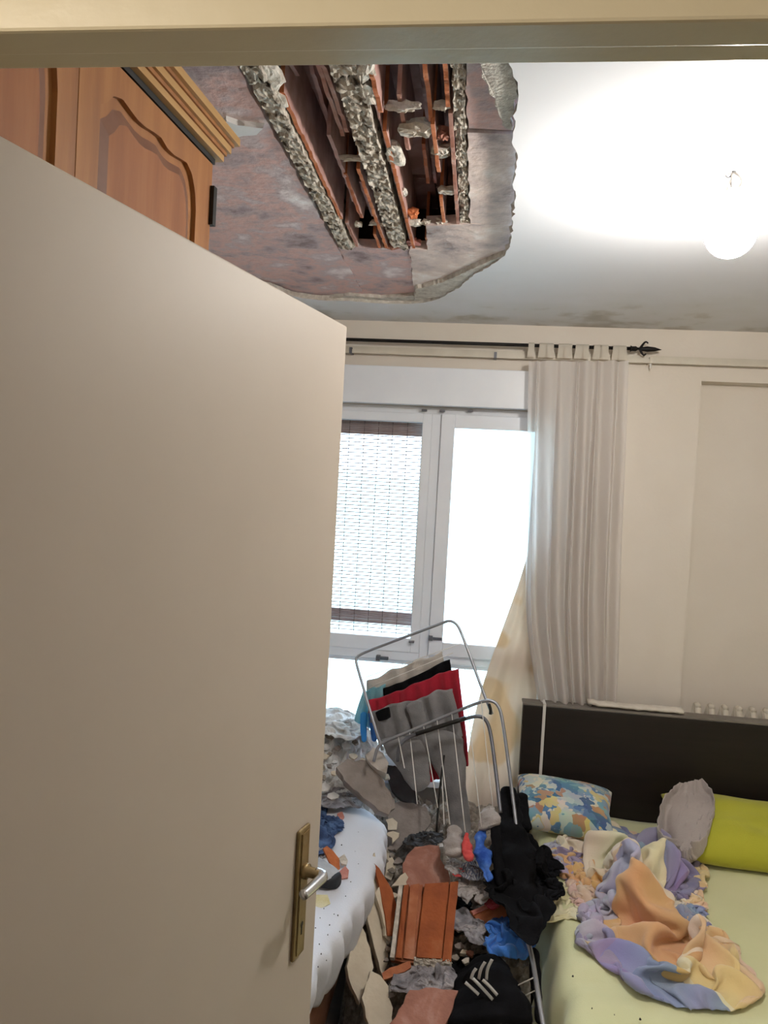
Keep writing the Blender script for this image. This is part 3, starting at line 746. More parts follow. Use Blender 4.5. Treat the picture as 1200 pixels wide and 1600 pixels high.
ob('lever', MB().tube(smoothpath([dp(sc_+.001, .030, hz_), dp(sc_+.001, .040, hz_), dp(sc_-.002, .045, hz_), dp(sc_-.010, .045, hz_-.001), dp(sc_-.04, .043, hz_-.002), dp(sc_-.066, .040, hz_-.003)], 24, 2), list(np.linspace(.0095,.0082,24)), 12), M['chrome'], hd, True)
for z in (.25, 1.75):
    ob('hinge', MB().tube([dp(-.006, .006, z-.05), dp(-.006, .006, z+.05)], .007, 8), M['brass'], door, True)
ob('latch_bolt', dbox(DW, DW+.008, -.026, -.014, hz_-.012, hz_+.012), M['chrome'], door)

# ------------------------------------------------------------------ wardrobe behind the door
WC = V(-.531, 1.42, 0); We = unit(V(.0665, .998, 0)); Wn = V(We[1], -We[0], 0)
def wq(t, out, z): return WC - We*t + Wn*out + V(0,0,z)          # t from the far end towards the door wall
def wbox(t0, t1, o0, o1, z0, z1): return MB().prism([wq(t0,o0,z0), wq(t1,o0,z0), wq(t1,o1,z0), wq(t0,o1,z0)], [wq(t0,o0,z1), wq(t1,o0,z1), wq(t1,o1,z1), wq(t0,o1,z1)])
WT1 = 0.80; ZB = 2.335
ward = thing('wardrobe', 'honey oak wardrobe with arched panel doors behind the open door', 'wardrobe', wq(WT1/2, -.28, 0))
fixnormals(ob('body', wbox(0, WT1, -.54, -.024, .0, ZB), M['wood'], ward))
def wt(px, py, o=0.0):
    q = atP(px, py, wq(0, o, 0), Wn); return float((WC - q) @ We), float(q[2])
tdoor = wt(121, 180)[0]
# arched upper edge of the panel in (t fraction 0..1 from far to near, z)
arch_px = [(306,330),(305,300),(300,272),(292,254),(272,242),(262,232),(252,215),(240,206),(228,199),(216,188),(204,172),(192,155),(178,150),(168,160),(157,163)]
arch = [wt(px, py) for px, py in arch_px]
def wdoor(t0, t1, pan, name='door'):
    d = fixnormals(ob(name, wbox(t0+.001, t1-.001, -.024, -.008, .06, ZB-.004), M['wood'], ward))
    ta, tb = pan[0][0], pan[-1][0]
    # frame face with a cut-out (strip quads around the arch), 8 mm proud
    m = MB(); zl, zh = .16, ZB-.004
    top = sorted(pan, key=lambda q: q[0])
    tt = [q[0] for q in top]; zz = [q[1] for q in top]
    n = 60; ts = np.linspace(ta, tb, n); za = np.interp(ts, tt, zz)
    for k in range(n-1):
        f0, f1 = (ts[k], za[k]), (ts[k+1], za[k+1])
        m.prism([wq(f0[0],-.008,f0[1]), wq(f1[0],-.008,f1[1]), wq(f1[0],0,f1[1]), wq(f0[0],0,f0[1])], [wq(f0[0],-.008,zh), wq(f1[0],-.008,zh), wq(f1[0],0,zh), wq(f0[0],0,zh)])
    fr = fixnormals(ob('top_rail', m, M['wood'], d))
    fixnormals(ob('stile', wbox(t0+.001, ta, -.008, 0, .06, zh), M['wood'], d)); fixnormals(ob('stile', wbox(tb, t1-.001, -.008, 0, .06, zh), M['wood'], d))
    fixnormals(ob('bottom_rail', wbox(ta, tb, -.008, 0, .06, zl), M['wood'], d))
    # raised field with bevelled border
    m = MB(); b = .03; vs = []; fs = []
    for k in range(n):
        u = (ts[k]-ta)/(tb-ta); ti = ta+b + (tb-ta-2*b)*u
        vs += [wq(ts[k], -.012, zl), wq(ts[k], -.012, za[k]), wq(ti, -.003, za[k]-b), wq(ti, -.003, zl+b)]
    for k in range(n-1):
        a, c = 4*k, 4*k+4
        fs += [(a+1, c+1, c+2, a+2), (a+2, c+2, c+3, a+3), (a+3, c+3, c, a)]
    fs += [(0,1,2,3), (4*n-1, 4*n-2, 4*n-3, 4*n-4)]
    m.add(vs, fs); po = ob('panel', m, [M['woodpanel'], M['patina']], d, False)
    for i_, p_ in enumerate(po.data.polygons): p_.material_index = 0 if (i_ % 3 == 1 and i_ < 3*(n-1)) else 1
    fixnormals(po); fixnormals(ob('panel_gap_shade', wbox(tb-.007, tb-.001, -.0118, -.0102, zl, float(za[-1])), M['black'], d))  # black strip paints the shaded gap along the panel's near side
    return d
wd2 = wdoor(.003, tdoor, arch)
off = tdoor - .003
t_end = WT1
pan1 = [(tdoor + (wt(90,150)[0]-tdoor) + (q[0]-arch[0][0])*.68, q[1]) for q in arch]
wdoor(tdoor, WT1, pan1)
hp = wt(327, 320); fixnormals(ob('hinge', wbox(-.004, .010, -.004, .008, hp[1]-.036, hp[1]+.036), M['black'], ward))
# cornice: stepped moulding that runs round the far end
steps = [(ZB-.002, ZB+.008, .002, 'black'), (ZB+.008, ZB+.020, .014, 'woodtrim'), (ZB+.020, ZB+.027, .018, 'wood'), (ZB+.027, ZB+.040, .024, 'woodtrim'), (ZB+.040, ZB+.046, .028, 'wood'), (ZB+.046, ZB+.060, .036, 'woodtrim')]  # lowest step is black: painted shade for the gap under the moulding
for za_, zb_, o_, mt in steps:
    fixnormals(ob('cornice', wbox(-o_, WT1, -.54, o_, za_, zb_), M[mt], ward))

# ------------------------------------------------------------------ curtain rod, rail, pipe
YR = YB - .075
ra, rb_ = atY(480, 527, YR), atY(985, 546, YR)
zr = (ra[2]+rb_[2])/2
rod = thing('curtain_rod', 'black iron curtain rod with leaf finial above the window', 'curtain rod', (ra[0], YR, zr))
ob('rod', MB().tube([(-1.05, YR, zr), (rb_[0]+.004, YR, zr)], .0075, 10), M['rodblack'], rod, True)
fx = rb_[0]
ob('knuckle', MB().tube([(fx,YR,zr),(fx+.006,YR,zr),(fx+.022,YR,zr),(fx+.03,YR,zr)], [.014,.010,.011,.006], 10), M['rodblack'], rod, True)
lf = MB().tube([(fx+.026,YR,zr),(fx+.045,YR,zr),(fx+.07,YR,zr),(fx+.10,YR,zr),(fx+.128,YR,zr-.001)], [.004,.008,.012,.009,.001], 10)
ob('finial_leaf', lf, M['rodblack'], rod, True)
ob('finial_leaf', MB().tube(smoothpath([(fx+.04,YR,zr),(fx+.05,YR,zr+.02),(fx+.062,YR,zr+.033),(fx+.072,YR,zr+.024)], 16), list(np.linspace(.006,.003,16)), 8), M['rodblack'], rod, True)
ob('finial_leaf', MB().tube(smoothpath([(fx+.04,YR,zr),(fx+.046,YR,zr-.016),(fx+.056,YR,zr-.028),(fx+.066,YR,zr-.02)], 16), list(np.linspace(.006,.003,16)), 8), M['rodblack'], rod, True)
for x in (fx-.02, -.95):
    ob('bracket', MB().tube([(x,YR,zr-.008),(x,YR,zr-.02),(x,YB,zr-.02)], .005, 8), M['rodblack'], rod)
za_ = atY(760, 552, YB-.03)[2]
rail = thing('curtain_rail', 'old cream double curtain rail fixed along the back wall', 'rail', (.4, YB-.03, za_))
zc_ = atY(1190, 570, YB-.03)[2]
ob('track', MB().box((-1.05, YB-.05, zc_-.012), (1.9, YB-.034, zc_+.006)), M['radiator'], rail)
ob('track', MB().box((-1.05, YB-.032, zc_-.004), (1.9, YB-.018, zc_+.022)), M['radiator'], rail)
for x in (-.6, .045, .708, 1.3):
    ob('bracket', MB().box((x-.006, YB-.055, zc_-.014), (x+.006, YB, zc_+.012)), M['darksteel'] if x < .5 else M['radiator'], rail)
ob('glider', MB().tube([(.708, YB-.045, zc_-.008), (.708, YB-.045, zc_-.035)], .004, 6), M['wire'], rail)

# sheer curtain gathered at the right of the window
def curtain():
    rows, n = 50, 150
    L = [(826,566),(822,700),(820,850),(818,960),(832,1060),(840,1100)]; R = [(980,566),(974,700),(966,850),(962,960),(960,1050),(958,1100)]
    L3 = smoothpath([atY(px,py,YR) for px,py in L], rows, 2); R3 = smoothpath([atY(px,py,YR) for px,py in R], rows, 2)
    # run on down behind the headboard
    ext = np.array([[L3[-1,0]+.01*k*0, YR, L3[-1,2]-.05*k] for k in range(1,14)]); ext2 = np.array([[R3[-1,0], YR, R3[-1,2]-.05*k] for k in range(1,14)])
    L3 = np.concatenate([L3, ext]); R3 = np.concatenate([R3, ext2]); rows = len(L3)
    t = np.linspace(0,1,n); A = np.zeros((rows,n,3))
    for i in range(rows):
        d = i/rows
        tt = t + .018*np.sin(2*math.pi*5*t + 2.2*d) + .008*NZ(t*9, d*3, .4)
        A[i] = L3[i]*(1-tt[:,None]) + R3[i]*tt[:,None]
        w = (.012 + .016*min(1, d*3)) * np.sin(2*math.pi*8*t + 1.1*np.sin(2*math.pi*1.7*t + 1.5*d) + .8*d) + .016*NZ(t*11, d*1.5, 2.3) + .004*NZ(t*30, d*3, 5.1)
        A[i,:,1] += w - .03
    return A
cur = thing('sheer_curtain', 'off-white sheer tab-top curtain gathered right of the window', 'curtain', atY(900, 1100, YR))
cm_ = MB(); cm_.grid(curtain()); ob('drape', cm_, M['sheer'], cur, True)
for k, px in enumerate(np.linspace(832, 974, 11)):
    w = (.017 if k % 3 else .013); c = atY(px + (k % 2)*4 - 2, 548, YR)[0]
    P = []
    for a in np.linspace(-math.pi*.5, math.pi*1.5, 20):
        P.append((math.cos(a)*.012, math.sin(a)*.012))
    A = np.zeros((24, 4, 3)); prof = [(-.010,-.052),(-.011,-.02)] + [(-math.cos(a)*.0115, math.sin(a)*.0115) for a in np.linspace(0, math.pi, 20)] + [(.011,-.02),(.010,-.052)]
    for i, (dy, dz) in enumerate(prof):
        for j, u in enumerate(np.linspace(-1,1,4)): A[i,j] = (c + u*w*(1+.25*(dz<-.03)) + .004*NZ(k*3.1, i*.2, .5), YR+dy, zr+dz)
    m = MB(); m.grid(A); ob('tab', m, M['tab'], cur, True)

# peach drape hanging down into the room from the window's right side
def peach():
    rows, n = 46, 60
    L = [(832,840),(815,900),(788,975),(757,1060),(738,1130),(728,1200),(712,1262),(700,1300)]; R = [(846,840),(844,900),(842,980),(840,1060),(838,1130),(834,1190),(830,1240),(828,1290)]
    Ys = [3.45,3.45,3.44,3.41,3.36,3.30,3.24,3.18]
    L3 = smoothpath([atY(*q,y) for q,y in zip(L,Ys)], rows, 2); R3 = smoothpath([atY(*q,3.425) for q in R], rows, 2)
    R3[:,1] = np.minimum(3.45, R3[:,1]+.02)
    t = np.linspace(0,1,n)[None,:,None]; A = L3[:,None,:]*(1-t)+R3[:,None,:]*t
    d = np.linspace(0,1,rows)[:,None]; tt = t[0,:,0][None,:]
    A[...,1] += .012*(.3+d)*np.sin(2*math.pi*(2.2*tt+.35*d)+.6) + .022*d*NZ(tt*5, d*5+tt*3, .3) + .014*np.maximum(0,d-.55)*4*NZ(tt*4+2, d*12-tt*5, 1.7)
    return A
tag(cloth_obj('peach_drape', peach(), M['peach'], None, .003), 'peach and cream drape slanting from the window to the floor', 'curtain')

# bamboo roll blind outside the left leaf
YBL = YW + .045
bl = thing('bamboo_blind', 'brown bamboo reed blind hanging behind the left window pane', 'blind', (-.55, YBL, 1.0))
bxa, bxb = WX0+.06, -.262
zt_, zb2 = atY(600, 652, YBL)[2], atY(590, 990, YBL)[2]
reed = MB().tube([(bxa,0,0),(bxb,0,0)], .0046, 6)
rm_ = bpy.data.meshes.new('slat'); rm_.from_pydata(reed.v, [], reed.f); rm_.materials.append(M['bamboo'])
thin = MB().tube([(bxa,0,0),(bxb,0,0)], .0026, 6)
rm2 = bpy.data.meshes.new('slat'); rm2.from_pydata(thin.v, [], thin.f); rm2.materials.append(M['reedlight'])
def slat(z, dx=0.0, dy=0.0, me=rm_):
    o = link('slat', me, bl); o.location = (dx + .55, dy, z - 1.0)
z = zt_
while z > zb2:
    dense = (z > zt_-.085) or (zb2+.045 < z < zb2+.105)
    slat(z, RNG.uniform(-.006,.006), RNG.uniform(-.002,.002), rm_ if dense else rm2); z -= .0088 if dense else .0165
ob('head_rail', MB().box((bxa, YBL-.012, zt_-.004), (bxb, YBL+.012, zt_+.012)), M['bamboo'], bl)
for px in (533, 556, 578, 600, 623, 646):
    xx = atY(px, 800, YBL)[0] + .02; ob('cord', MB().tube([(xx+.0, YBL-.004, zb2-.02), (xx, YBL-.004, zt_)], .0018, 6), M['string'], bl)

# ------------------------------------------------------------------ big bed
YH = 3.30
hx0 = atY(818, 1095, YH)[0]; hz = atY(818, 1100, YH)[2]
bed = thing('double_bed', 'double bed with black-brown headboard and pale green fitted sheet', 'bed', (1.1, 2.4, 0))
hx1 = 2.06
hb = bevel(ob('headboard', MB().box((hx0, YH, 0), (hx1, YH+.045, hz-.004)), M['headboard'], bed), .003)
bevel(ob('headboard_cap', MB().box((hx0-.002, YH+.002, hz-.004), (hx1, YH+.075, hz+.006)), M['ledge'], bed), .002)
ob('bed_frame', MB().box((.36, 1.30, .06), (1.98, YH, .24)), M['headboard'], bed)
def mattress(x0, x1, y0, y1, z0, z1, flare, seed, n=46, rn=5):
    """soft sheeted mattress: top with puckers, rounded edges, side cloth flaring out"""
    us = np.linspace(0,1,n); ring = []
    A = []
    # profile across x: left side bottom -> top -> right side bottom
    prof = [(x0-flare, z0), (x0-flare*.75, z0+(z1-z0)*.3), (x0-flare*.35, z0+(z1-z0)*.65), (x0-flare*.1, z1-.03), (x0+.008, z1-.008), (x0+.035, z1)]
    prof += [(x, z1) for x in np.linspace(x0+.07, x1-.07, n)]
    prof += [(x1-.035, z1), (x1-.008, z1-.008), (x1, z1-.03), (x1, z0)]
    P = np.array(prof); rows = 70
    A = np.zeros((rows, len(P), 3))
    for i, y in enumerate(np.linspace(y0, y1, rows)):
        A[i,:,0] = P[:,0]; A[i,:,2] = P[:,1]; A[i,:,1] = y
    xx, yy = A[...,0], A[...,1]
    side = np.clip((x0+.02-xx)/max(flare,.02), 0, 1)
    A[...,0] += -side*.016*NZ(yy*16, A[...,2]*2, seed) - side*.010*np.sin(yy*38 + 3*NZ(yy*3, .2, seed))
    top = (xx > x0+.02) & (xx < x1-.02)
    edge = np.exp(-np.maximum(xx-x0,0)/.16)
    A[...,2] += top*(.006*NZ(xx*4, yy*4, seed+1) + .014*np.abs(NZ(xx*5+yy*3, yy*16-xx*6, seed+2))*(.35+edge*1.6))
    m = MB(); m.grid(A); o_ = len(m.v); c = A.shape[1]
    # close ends and underside
    m.f.append(tuple(reversed(range(c)))); m.f.append(tuple(range((rows-1)*c, rows*c)))
    return m
ms = ob('mattress', mattress(.318, 1.98, 1.32, YH-.005, .14, .411, .055, 1), M['sheet'], bed, True); fixnormals(ms)
# strap over the headboard, foam strip, cartoonless print pillow, lime pillow, shirt, cloth
sx = atY(848, 1150, YH)[0]
st = MB(); st.box((sx-.006, YH-.004, .5), (sx+.006, YH-.001, hz+.008)); st.box((sx-.006, YH-.004, hz+.0065), (sx+.006, YH+.08, hz+.009))
tag(ob('strap', st, M['strap']), 'thin white strap over the left end of the headboard', 'strap')
pf = [atY(px, py, YH+.04) for px, py in ((918,1096),(935,1101),(1000,1107),(1066,1114),(1066,1121),(1000,1116),(935,1109),(922,1106))]
x0f, x1f = pf[0][0], pf[3][0]; zf = hz+.007
fm = MB(); A = np.zeros((30, 12, 3))
for i, x in enumerate(np.linspace(x0f, x1f, 30)):
    for k in range(12):
        a = 2*math.pi*k/12; A[i,k] = (x, YH+.04 + .032*math.cos(a), zf+.012 + .011*math.sin(a) + .006*(i<3))
A[...,2] += .003*fbm(A, 40, 2)
fm.grid(A, True); fm.f.append(tuple(range(12))); fm.f.append(tuple(range(29*12, 30*12)))
tag(fixnormals(ob('foam_strip', fm, M['foam'], None, True)), 'dusty white foam strip lying on top of the headboard', 'foam strip')

def pillow(name, c, w, d, h, mat_, yaw=0.0, pitch=0.0, roll=0.0, seed=0):
    n = 26; u = np.linspace(-1,1,n); U, W = np.meshgrid(u, u, indexing='ij')
    prof = (np.clip(1-np.abs(U)**3.2,0,1)*np.clip(1-np.abs(W)**3.2,0,1))**.55
    pin = 1 - .10*(1-np.abs(U))*(np.abs(W)) ; pin2 = 1 - .10*(1-np.abs(W))*np.abs(U)
    T = np.stack([U*w/2*pin2, W*d/2*pin, prof*h/2], 2); B = T.copy(); B[...,2] *= -.75
    T[...,2] += prof*(.010*NZ(U*3+seed, W*3, .5) + .006*np.abs(NZ(U*7, W*7+seed, 1.5)))
    R = Matrix.Rotation(yaw, 3, 'Z') @ Matrix.Rotation(pitch, 3, 'X') @ Matrix.Rotation(roll, 3, 'Y'); R = np.array(R)
    m = MB(); vs = np.concatenate([T.reshape(-1,3), B.reshape(-1,3)]) @ R.T + np.asarray(c)
    fs = []; k = n*n
    for i in range(n-1):
        for j in range(n-1):
            a = i*n+j; fs += [(a, a+n, a+n+1, a+1), (k+a, k+a+1, k+a+n+1, k+a+n)]
    m.add(vs, fs); m.uv = [(i/(n-1), j/(n-1)) for _ in (0,1) for i in range(n) for j in range(n)]
    # weld rim
    me = ob(name, m, mat_, None, True)
    import bmesh
    b = bmesh.new(); b.from_mesh(me.data); bmesh.ops.remove_doubles(b, verts=b.verts[:], dist=.0006); bmesh.ops.recalc_face_normals(b, faces=b.faces[:]); b.to_mesh(me.data); b.free()
    mod(me, 'SUBSURF', levels=1, render_levels=1)
    return me
pc = (atY(812,1232,3.10) + atY(955,1262,3.10))/2
tag(pillow('print_pillow', (pc[0], 3.12, .505), .40, .30, .15, M['pillowprint'], -.10, .32, .06, 3), 'small blue and yellow printed pillow against the headboard', 'pillow')
tag(pillow('green_pillow', (1.13, 3.06, .495), .66, .42, .17, M['greenpillow'], -.10, .20, 0, 5), 'lime green pillow under the greige shirt', 'pillow')

def on_pillow(x, y):
    # top of the lime pillow (approx.) or the mattress
    dx, dy = (x-1.13)/.33, (y-3.06)/.21
    h = .495 + (y-3.06)*.20 + .085*np.clip((1-np.abs(dx)**3.2),0,1)**.5*np.clip((1-np.abs(dy)**3.2),0,1)**.5
    return np.where((np.abs(dx) < 1) & (np.abs(dy) < 1), np.maximum(h, .425), .425)
def flat_cloth(name, outline_px, zref, mat_, ground, fabric=1.25, n=40, seed=0, iters=110, thick=.004, dome=.02, rot=0.0, bend=.25):
    return heap_cloth(name, outline_px, zref, mat_, fabric, n, dome, seed, iters, thick, ground, bend, None, rot)
def shirt():
    n = 40; L = [(1062,1222),(1040,1240),(1030,1262),(1028,1285),(1032,1298),(1058,1310)]; R = [(1098,1216),(1117,1238),(1112,1265),(1108,1290),(1098,1305),(1080,1312)]
    Ys = [3.20,3.10,3.02,2.93,2.86,2.82]
    L3 = smoothpath([atY(*q,y) for q,y in zip(L,Ys)], n, 2); R3 = smoothpath([atY(*q,y) for q,y in zip(R,Ys)], n, 2)
    t = np.linspace(0,1,n)[None,:,None]; A = L3[:,None,:]*(1-t)+R3[:,None,:]*t
    tt = t[0,:,0][None,:]; d = np.linspace(0,1,n)[:,None]
    A[...,2] = np.maximum(A[...,2], on_pillow(A[...,0], A[...,1])+.006) + .0
    bulge = np.sin(math.pi*np.clip(tt,0,1))**.7
    A[...,1] -= .035*bulge*np.sin(math.pi*d)
    A[...,2] = np.maximum(A[...,2], .428)
    A[...,2] += bulge*.012*np.abs(NZ(tt*3+d*2, d*4, .7))
    g_ = np.linspace(-1,1,n); U, W = np.meshgrid(g_, g_, indexing='ij'); rest = np.stack([U*.21, W*.15], 2)
    pins = np.zeros((n,n), bool); pins[0,:] = pins[:,0] = pins[:,-1] = True; pins[-1,::3] = True
    A = relax(A, rest, lambda x, y: on_pillow(x, y)+.004, 90, grav=.0004, pins=pins, seed=4, bend=.25, grow=1.12)
    return A
tag(cloth_obj('crumpled_shirt', shirt(), M['greyshirt'], None, .005), 'greige T-shirt thrown over the lime green pillow', 'shirt')
tag(flat_cloth('white_cloth', [(1155,1332),(1165,1316),(1182,1310),(1215,1305),(1225,1335),(1190,1338)], .43, M['white_cloth'], None, 1.7, 26, 4, 90, .004, .05), 'small white cloth beside the lime pillow at the right edge', 'cloth')
tag(flat_cloth('grey_cloth', [(1170,1318),(1195,1302),(1235,1290),(1240,1325),(1200,1330)], .43, M['ragg'], None, 1.7, 26, 5, 90, .004, .06), 'small grey cloth tucked behind the white cloth', 'cloth')
# blanket heap
bl_out = [(868,1345),(880,1300),(905,1282),(935,1275),(985,1300),(1040,1310),(1082,1340),(1086,1392),(1100,1440),(1130,1470),(1165,1520),(1172,1560),(1140,1578),(1070,1578),(1010,1555),(960,1520),(925,1490),(908,1450),(905,1425),(890,1400),(885,1375)]
tag(flat_cloth('patchwork_blanket', bl_out, .425, M['blanket'], None, 1.8, 88, 21, 170, .006, .27, bend=.3), 'crumpled purple, orange and cream patchwork blanket on the bed', 'blanket')
tag(flat_cloth('yellow_towel', [(848,1440),(862,1405),(890,1380),(920,1390),(930,1415),(918,1430),(880,1436)], .425, M['yellowtowel'], None, 1.3, 34, 8, 100, .006, .02), 'pale yellow towel sticking out left of the patchwork blanket', 'towel')
tag(flat_cloth('lavender_cloth', [(856,1345),(868,1322),(890,1318),(905,1340),(895,1368),(872,1362)], .425, mat('lavender_fabric', [(.3,'857a96'),(.7,'a59ab2')], 8, .95, .2), None, 1.7, 30, 9, 100, .005, .05), 'lavender cloth bunched at the top left of the blanket', 'cloth')

# radiator in the recess
rd = thing('radiator', 'ivory cast column radiator behind the headboard', 'radiator', (1.35, YB+.02, .1))
rz = atY(1130, 1106, YB-.02)[2]
col = MB()
x = 1.0
prof = []
while x < 1.75:
    m = MB()
    for dy in (-.045, .0, .045):
        m.tube(smoothpath([(x, YB-.02+dy, .12), (x, YB-.02+dy, rz-.04), (x, YB-.02+dy*.8, rz-.012), (x, YB-.02+dy*.3, rz)], 14, 2), .014, 8)
    ob('column', m, M['radiator'], rd, True)
    ob('boss', MB().lathe([(.004,-.02),(.012,-.016),(.012,.016),(.004,.02)], (x, YB-.03, rz+.004), 10, 'Y'), M['radiator'], rd, True)
    x += .057
ob('pipe', MB().tube([(.97, YB-.02, .16), (1.78, YB-.02, .16)], .012, 8), M['radiator'], rd, True)

# ------------------------------------------------------------------ small bed
sb = thing('single_bed', 'single bed with white sheet and brown side board below the window', 'bed', (-.72, 2.4, 0))
def smallbed():
    rows = 90; n = 40
    ys = np.linspace(1.50, 3.0, rows)
    edge = np.interp(ys, [1.45, 1.72, 1.9, 2.2, 2.37, 2.6, 2.72, 2.83, 2.91, 2.97, 3.0], [-.33,-.335,-.345,-.29,-.262,-.25,-.255,-.275,-.33,-.43,-.55])
    A = np.zeros((rows, n+12, 3))
    for i, y in enumerate(ys):
        xe = edge[i]
        for j, x in enumerate(np.linspace(-1.12, xe-.03, n)): A[i,j] = (x, y, .50 + .006*math.sin(x*9)*math.sin(y*7))
        fold = .014*math.sin(y*58 + 2.0*math.sin(y*9)) + .006*math.sin(y*25)
        drop = [(.018,-.004),(.03,-.016),(.036,-.035),(.034,-.055),(.03,-.075),(.024,-.095),(.018,-.115),(.012,-.135),(.006,-.15),(.0,-.16),(-.02,-.17),(-.05,-.17)]
        for k, (dx, dz) in enumerate(drop):
            f = min(1, k/4); A[i,n+k] = (xe-.03+dx + fold*f*(1 if k < 10 else .3), y, .50+dz*(1 + .10*math.sin(y*31+1)) )
    return A
m = MB(); m.grid(smallbed()); 
so = ob('sheet', m, M['sheetwhite'], sb, True); mod(so, 'SOLIDIFY', thickness=.006, offset=-1)
bevel(ob('mattress', MB().box((-1.12, 1.52, .36), (-.40, 2.86, .488)), M['sheetwhite'], sb), .03, 3)
bevel(ob('side_board', MB().box((-.385, 1.50, .14), (-.355, 2.98, .345)), M['bedwood'], sb), .003)
bevel(ob('foot_board', MB().box((-1.13, 1.475, .05), (-.36, 1.498, .45)), M['bedwood'], sb), .003)
for y in (1.51, 2.9): bevel(ob('leg', MB().box((-.41, y, 0), (-.36, y+.05, .36)), M['bedwood'], sb), .003)
# ------------------------------------------------------------------ rubble ground between the beds, heap under the window
def heap_field(x0, x1, y0, y1, fn, nx, ny, amp, sc, seed):
    X, Y = np.meshgrid(np.linspace(x0,x1,nx), np.linspace(y0,y1,ny), indexing='ij')
    Z = np.vectorize(fn)(X, Y)
    A = np.stack([X, Y, Z], 2); q = A + seed
    A[...,2] += amp*np.abs(fbm(q, sc, 3)) + amp*.5*np.floor(2.5*NZ(q[...,0]*sc*1.7, q[...,1]*sc*1.7, .5))/2.5
    A[...,2] = np.maximum(A[...,2], .002)
    A[0,:,2] = A[-1,:,2] = .002 if fn(x0+.1, (y0+y1)/2) < .46 else .45
    A[:,0,2] = np.minimum(A[:,0,2], .01 if y0 < 2.5 else .5)
    m = MB(); m.grid(A); return m
def pile(x, y):
    z = terrain(max(-.29, min(.28, x)), y) - .045
    if x < -.18 and y < 2.5: z *= max(0.0, 1 - (-.18-x)/.10*min(1, (2.55-y)/.25))
    if y < 2.05: z *= max(0, (y-1.75)/.3)
    return z
tag(ob('rubble_bed', heap_field(-.345, .262, 1.75, 3.26, pile, 60, 120, .035, 22, 3), M['debris']), 'grey crushed rubble filling the gap between the two beds', 'rubble', kind='stuff')
def backheap(x, y):
    return terrain(min(x, -.31), y) - .03 - .12*max(0, (x+.42)/.12)
tag(ob('dust_heap', heap_field(-1.12, -.33, 2.80, 3.36, backheap, 90, 70, .04, 24, 9), M['dust']), 'pale plaster dust and crumbs heaped under the window', 'rubble', kind='stuff')

# ------------------------------------------------------------------ plates and shards
def plateG(name, poly, nrm, lift, th, material, label, cat, group=None, amp=.004, step=.02, seed=0):
    P = np.array(poly, float); c = P.mean(0); p0 = atG(c[0], c[1], lift)
    pts = [atP(px, py, p0, nrm) for px, py in poly]
    o = fixnormals(ob(name, plate_mesh(pts, nrm, th, np.random.RandomState(seed+int(c[0])), amp, step), material))
    return tag(o, label, cat, group)
UP = (0, -.25, .97)
plateG('render_slab', [(526,1197),(546,1186),(576,1190),(600,1222),(615,1250),(618,1262),(607,1270),(592,1266),(566,1246),(545,1226),(535,1212)], (.35,-.45,.82), .10, .03, M['greyslab'], 'large grey-brown render slab leaning over the end of the white bed', 'render slab', amp=.006)
plateG('render_slab', [(596,1308),(604,1280),(612,1256),(624,1251),(645,1255),(664,1262),(675,1276),(668,1294),(648,1306),(634,1312),(620,1328),(604,1320)], (.15,-.5,.85), .07, .028, M['greyslab'], 'grey-brown render slab below the hanging grey joggers', 'render slab', amp=.006)
plateG('dark_board', [(602,1200),(618,1196),(640,1215),(655,1248),(650,1258),(628,1250),(612,1235)], (.3,-.6,.75), .10, .02, M['darkgrey'], 'dark grey bag flap behind the two render slabs', 'bag', amp=.003)
plateG('rag_bundle', [(572,1180),(584,1168),(597,1176),(606,1192),(604,1208),(590,1202),(578,1194)], (.1,-.6,.8), .13, .05, M['beigecloth'], 'small beige bundle above the large render slab', 'cloth', amp=.004)
LBL = 'cream plaster flake lying on the lower render slab'
plateG('plaster_flake', [(604,1281),(614,1279),(620,1285),(618,1295),(607,1296)], (.15,-.5,.85), .09, .008, M['whiteslab'], 'upper cream plaster flake on the lower render slab', 'plaster flake', 'cream flakes on render slab')
plateG('plaster_flake', [(603,1303),(614,1299),(623,1301),(622,1308),(614,1316),(612,1310)], (.15,-.5,.85), .085, .008, M['whiteslab'], 'notched cream plaster flake at the foot of the lower render slab', 'plaster flake', 'cream flakes on render slab')
WN = (.35, -.5, .79)
plateG('plaster_strip', [(589,1312),(599,1300),(606,1320),(613,1344),(601,1347),(592,1330)], WN, .05, .016, M['whiteslab'], 'cream plaster strip under the lower render slab', 'plaster piece')
plateG('plaster_strip', [(605,1342),(613,1338),(619,1352),(612,1376),(601,1368)], WN, .045, .016, M['whiteslab'], 'cream plaster wedge left of the dusty red tile', 'plaster piece')
plateG('plaster_strip', [(611,1384),(632,1362),(646,1378),(630,1385)], WN, .075, .014, M['whiteslab'], 'pointed cream plaster piece on top of the ribbed clay blocks', 'plaster piece')
plateG('plaster_board', [(571,1404),(578,1352),(586,1332),(592,1368),(603,1440),(606,1505),(598,1526),(588,1492),(578,1450)], (.55,-.45,.7), .10, .02, M['whiteslab'], 'long narrow cream plaster board standing beside the white bed', 'plaster board', amp=.003)
plateG('plaster_board', [(543,1512),(550,1470),(560,1442),(572,1458),(582,1492),(583,1512),(570,1545),(561,1568),(549,1545)], (.5,-.5,.7), .07, .022, M['whiteslab'], 'oval cream plaster board below the white bed edge', 'plaster board', amp=.004)
plateG('plaster_board', [(566,1560),(580,1516),(596,1526),(606,1540),(612,1575),(614,1612),(582,1612),(570,1590)], (.4,-.5,.76), .06, .022, M['whiteslab'], 'cream plaster board at the bottom edge left of the pink tile', 'plaster board', amp=.004)
plateG('plaster_strip', [(588,1395),(596,1382),(607,1430),(612,1470),(604,1462)], (.55,-.45,.7), .11, .014, M['whiteslab'], 'thin cream plaster sliver beside the orange clay triangle', 'plaster piece')
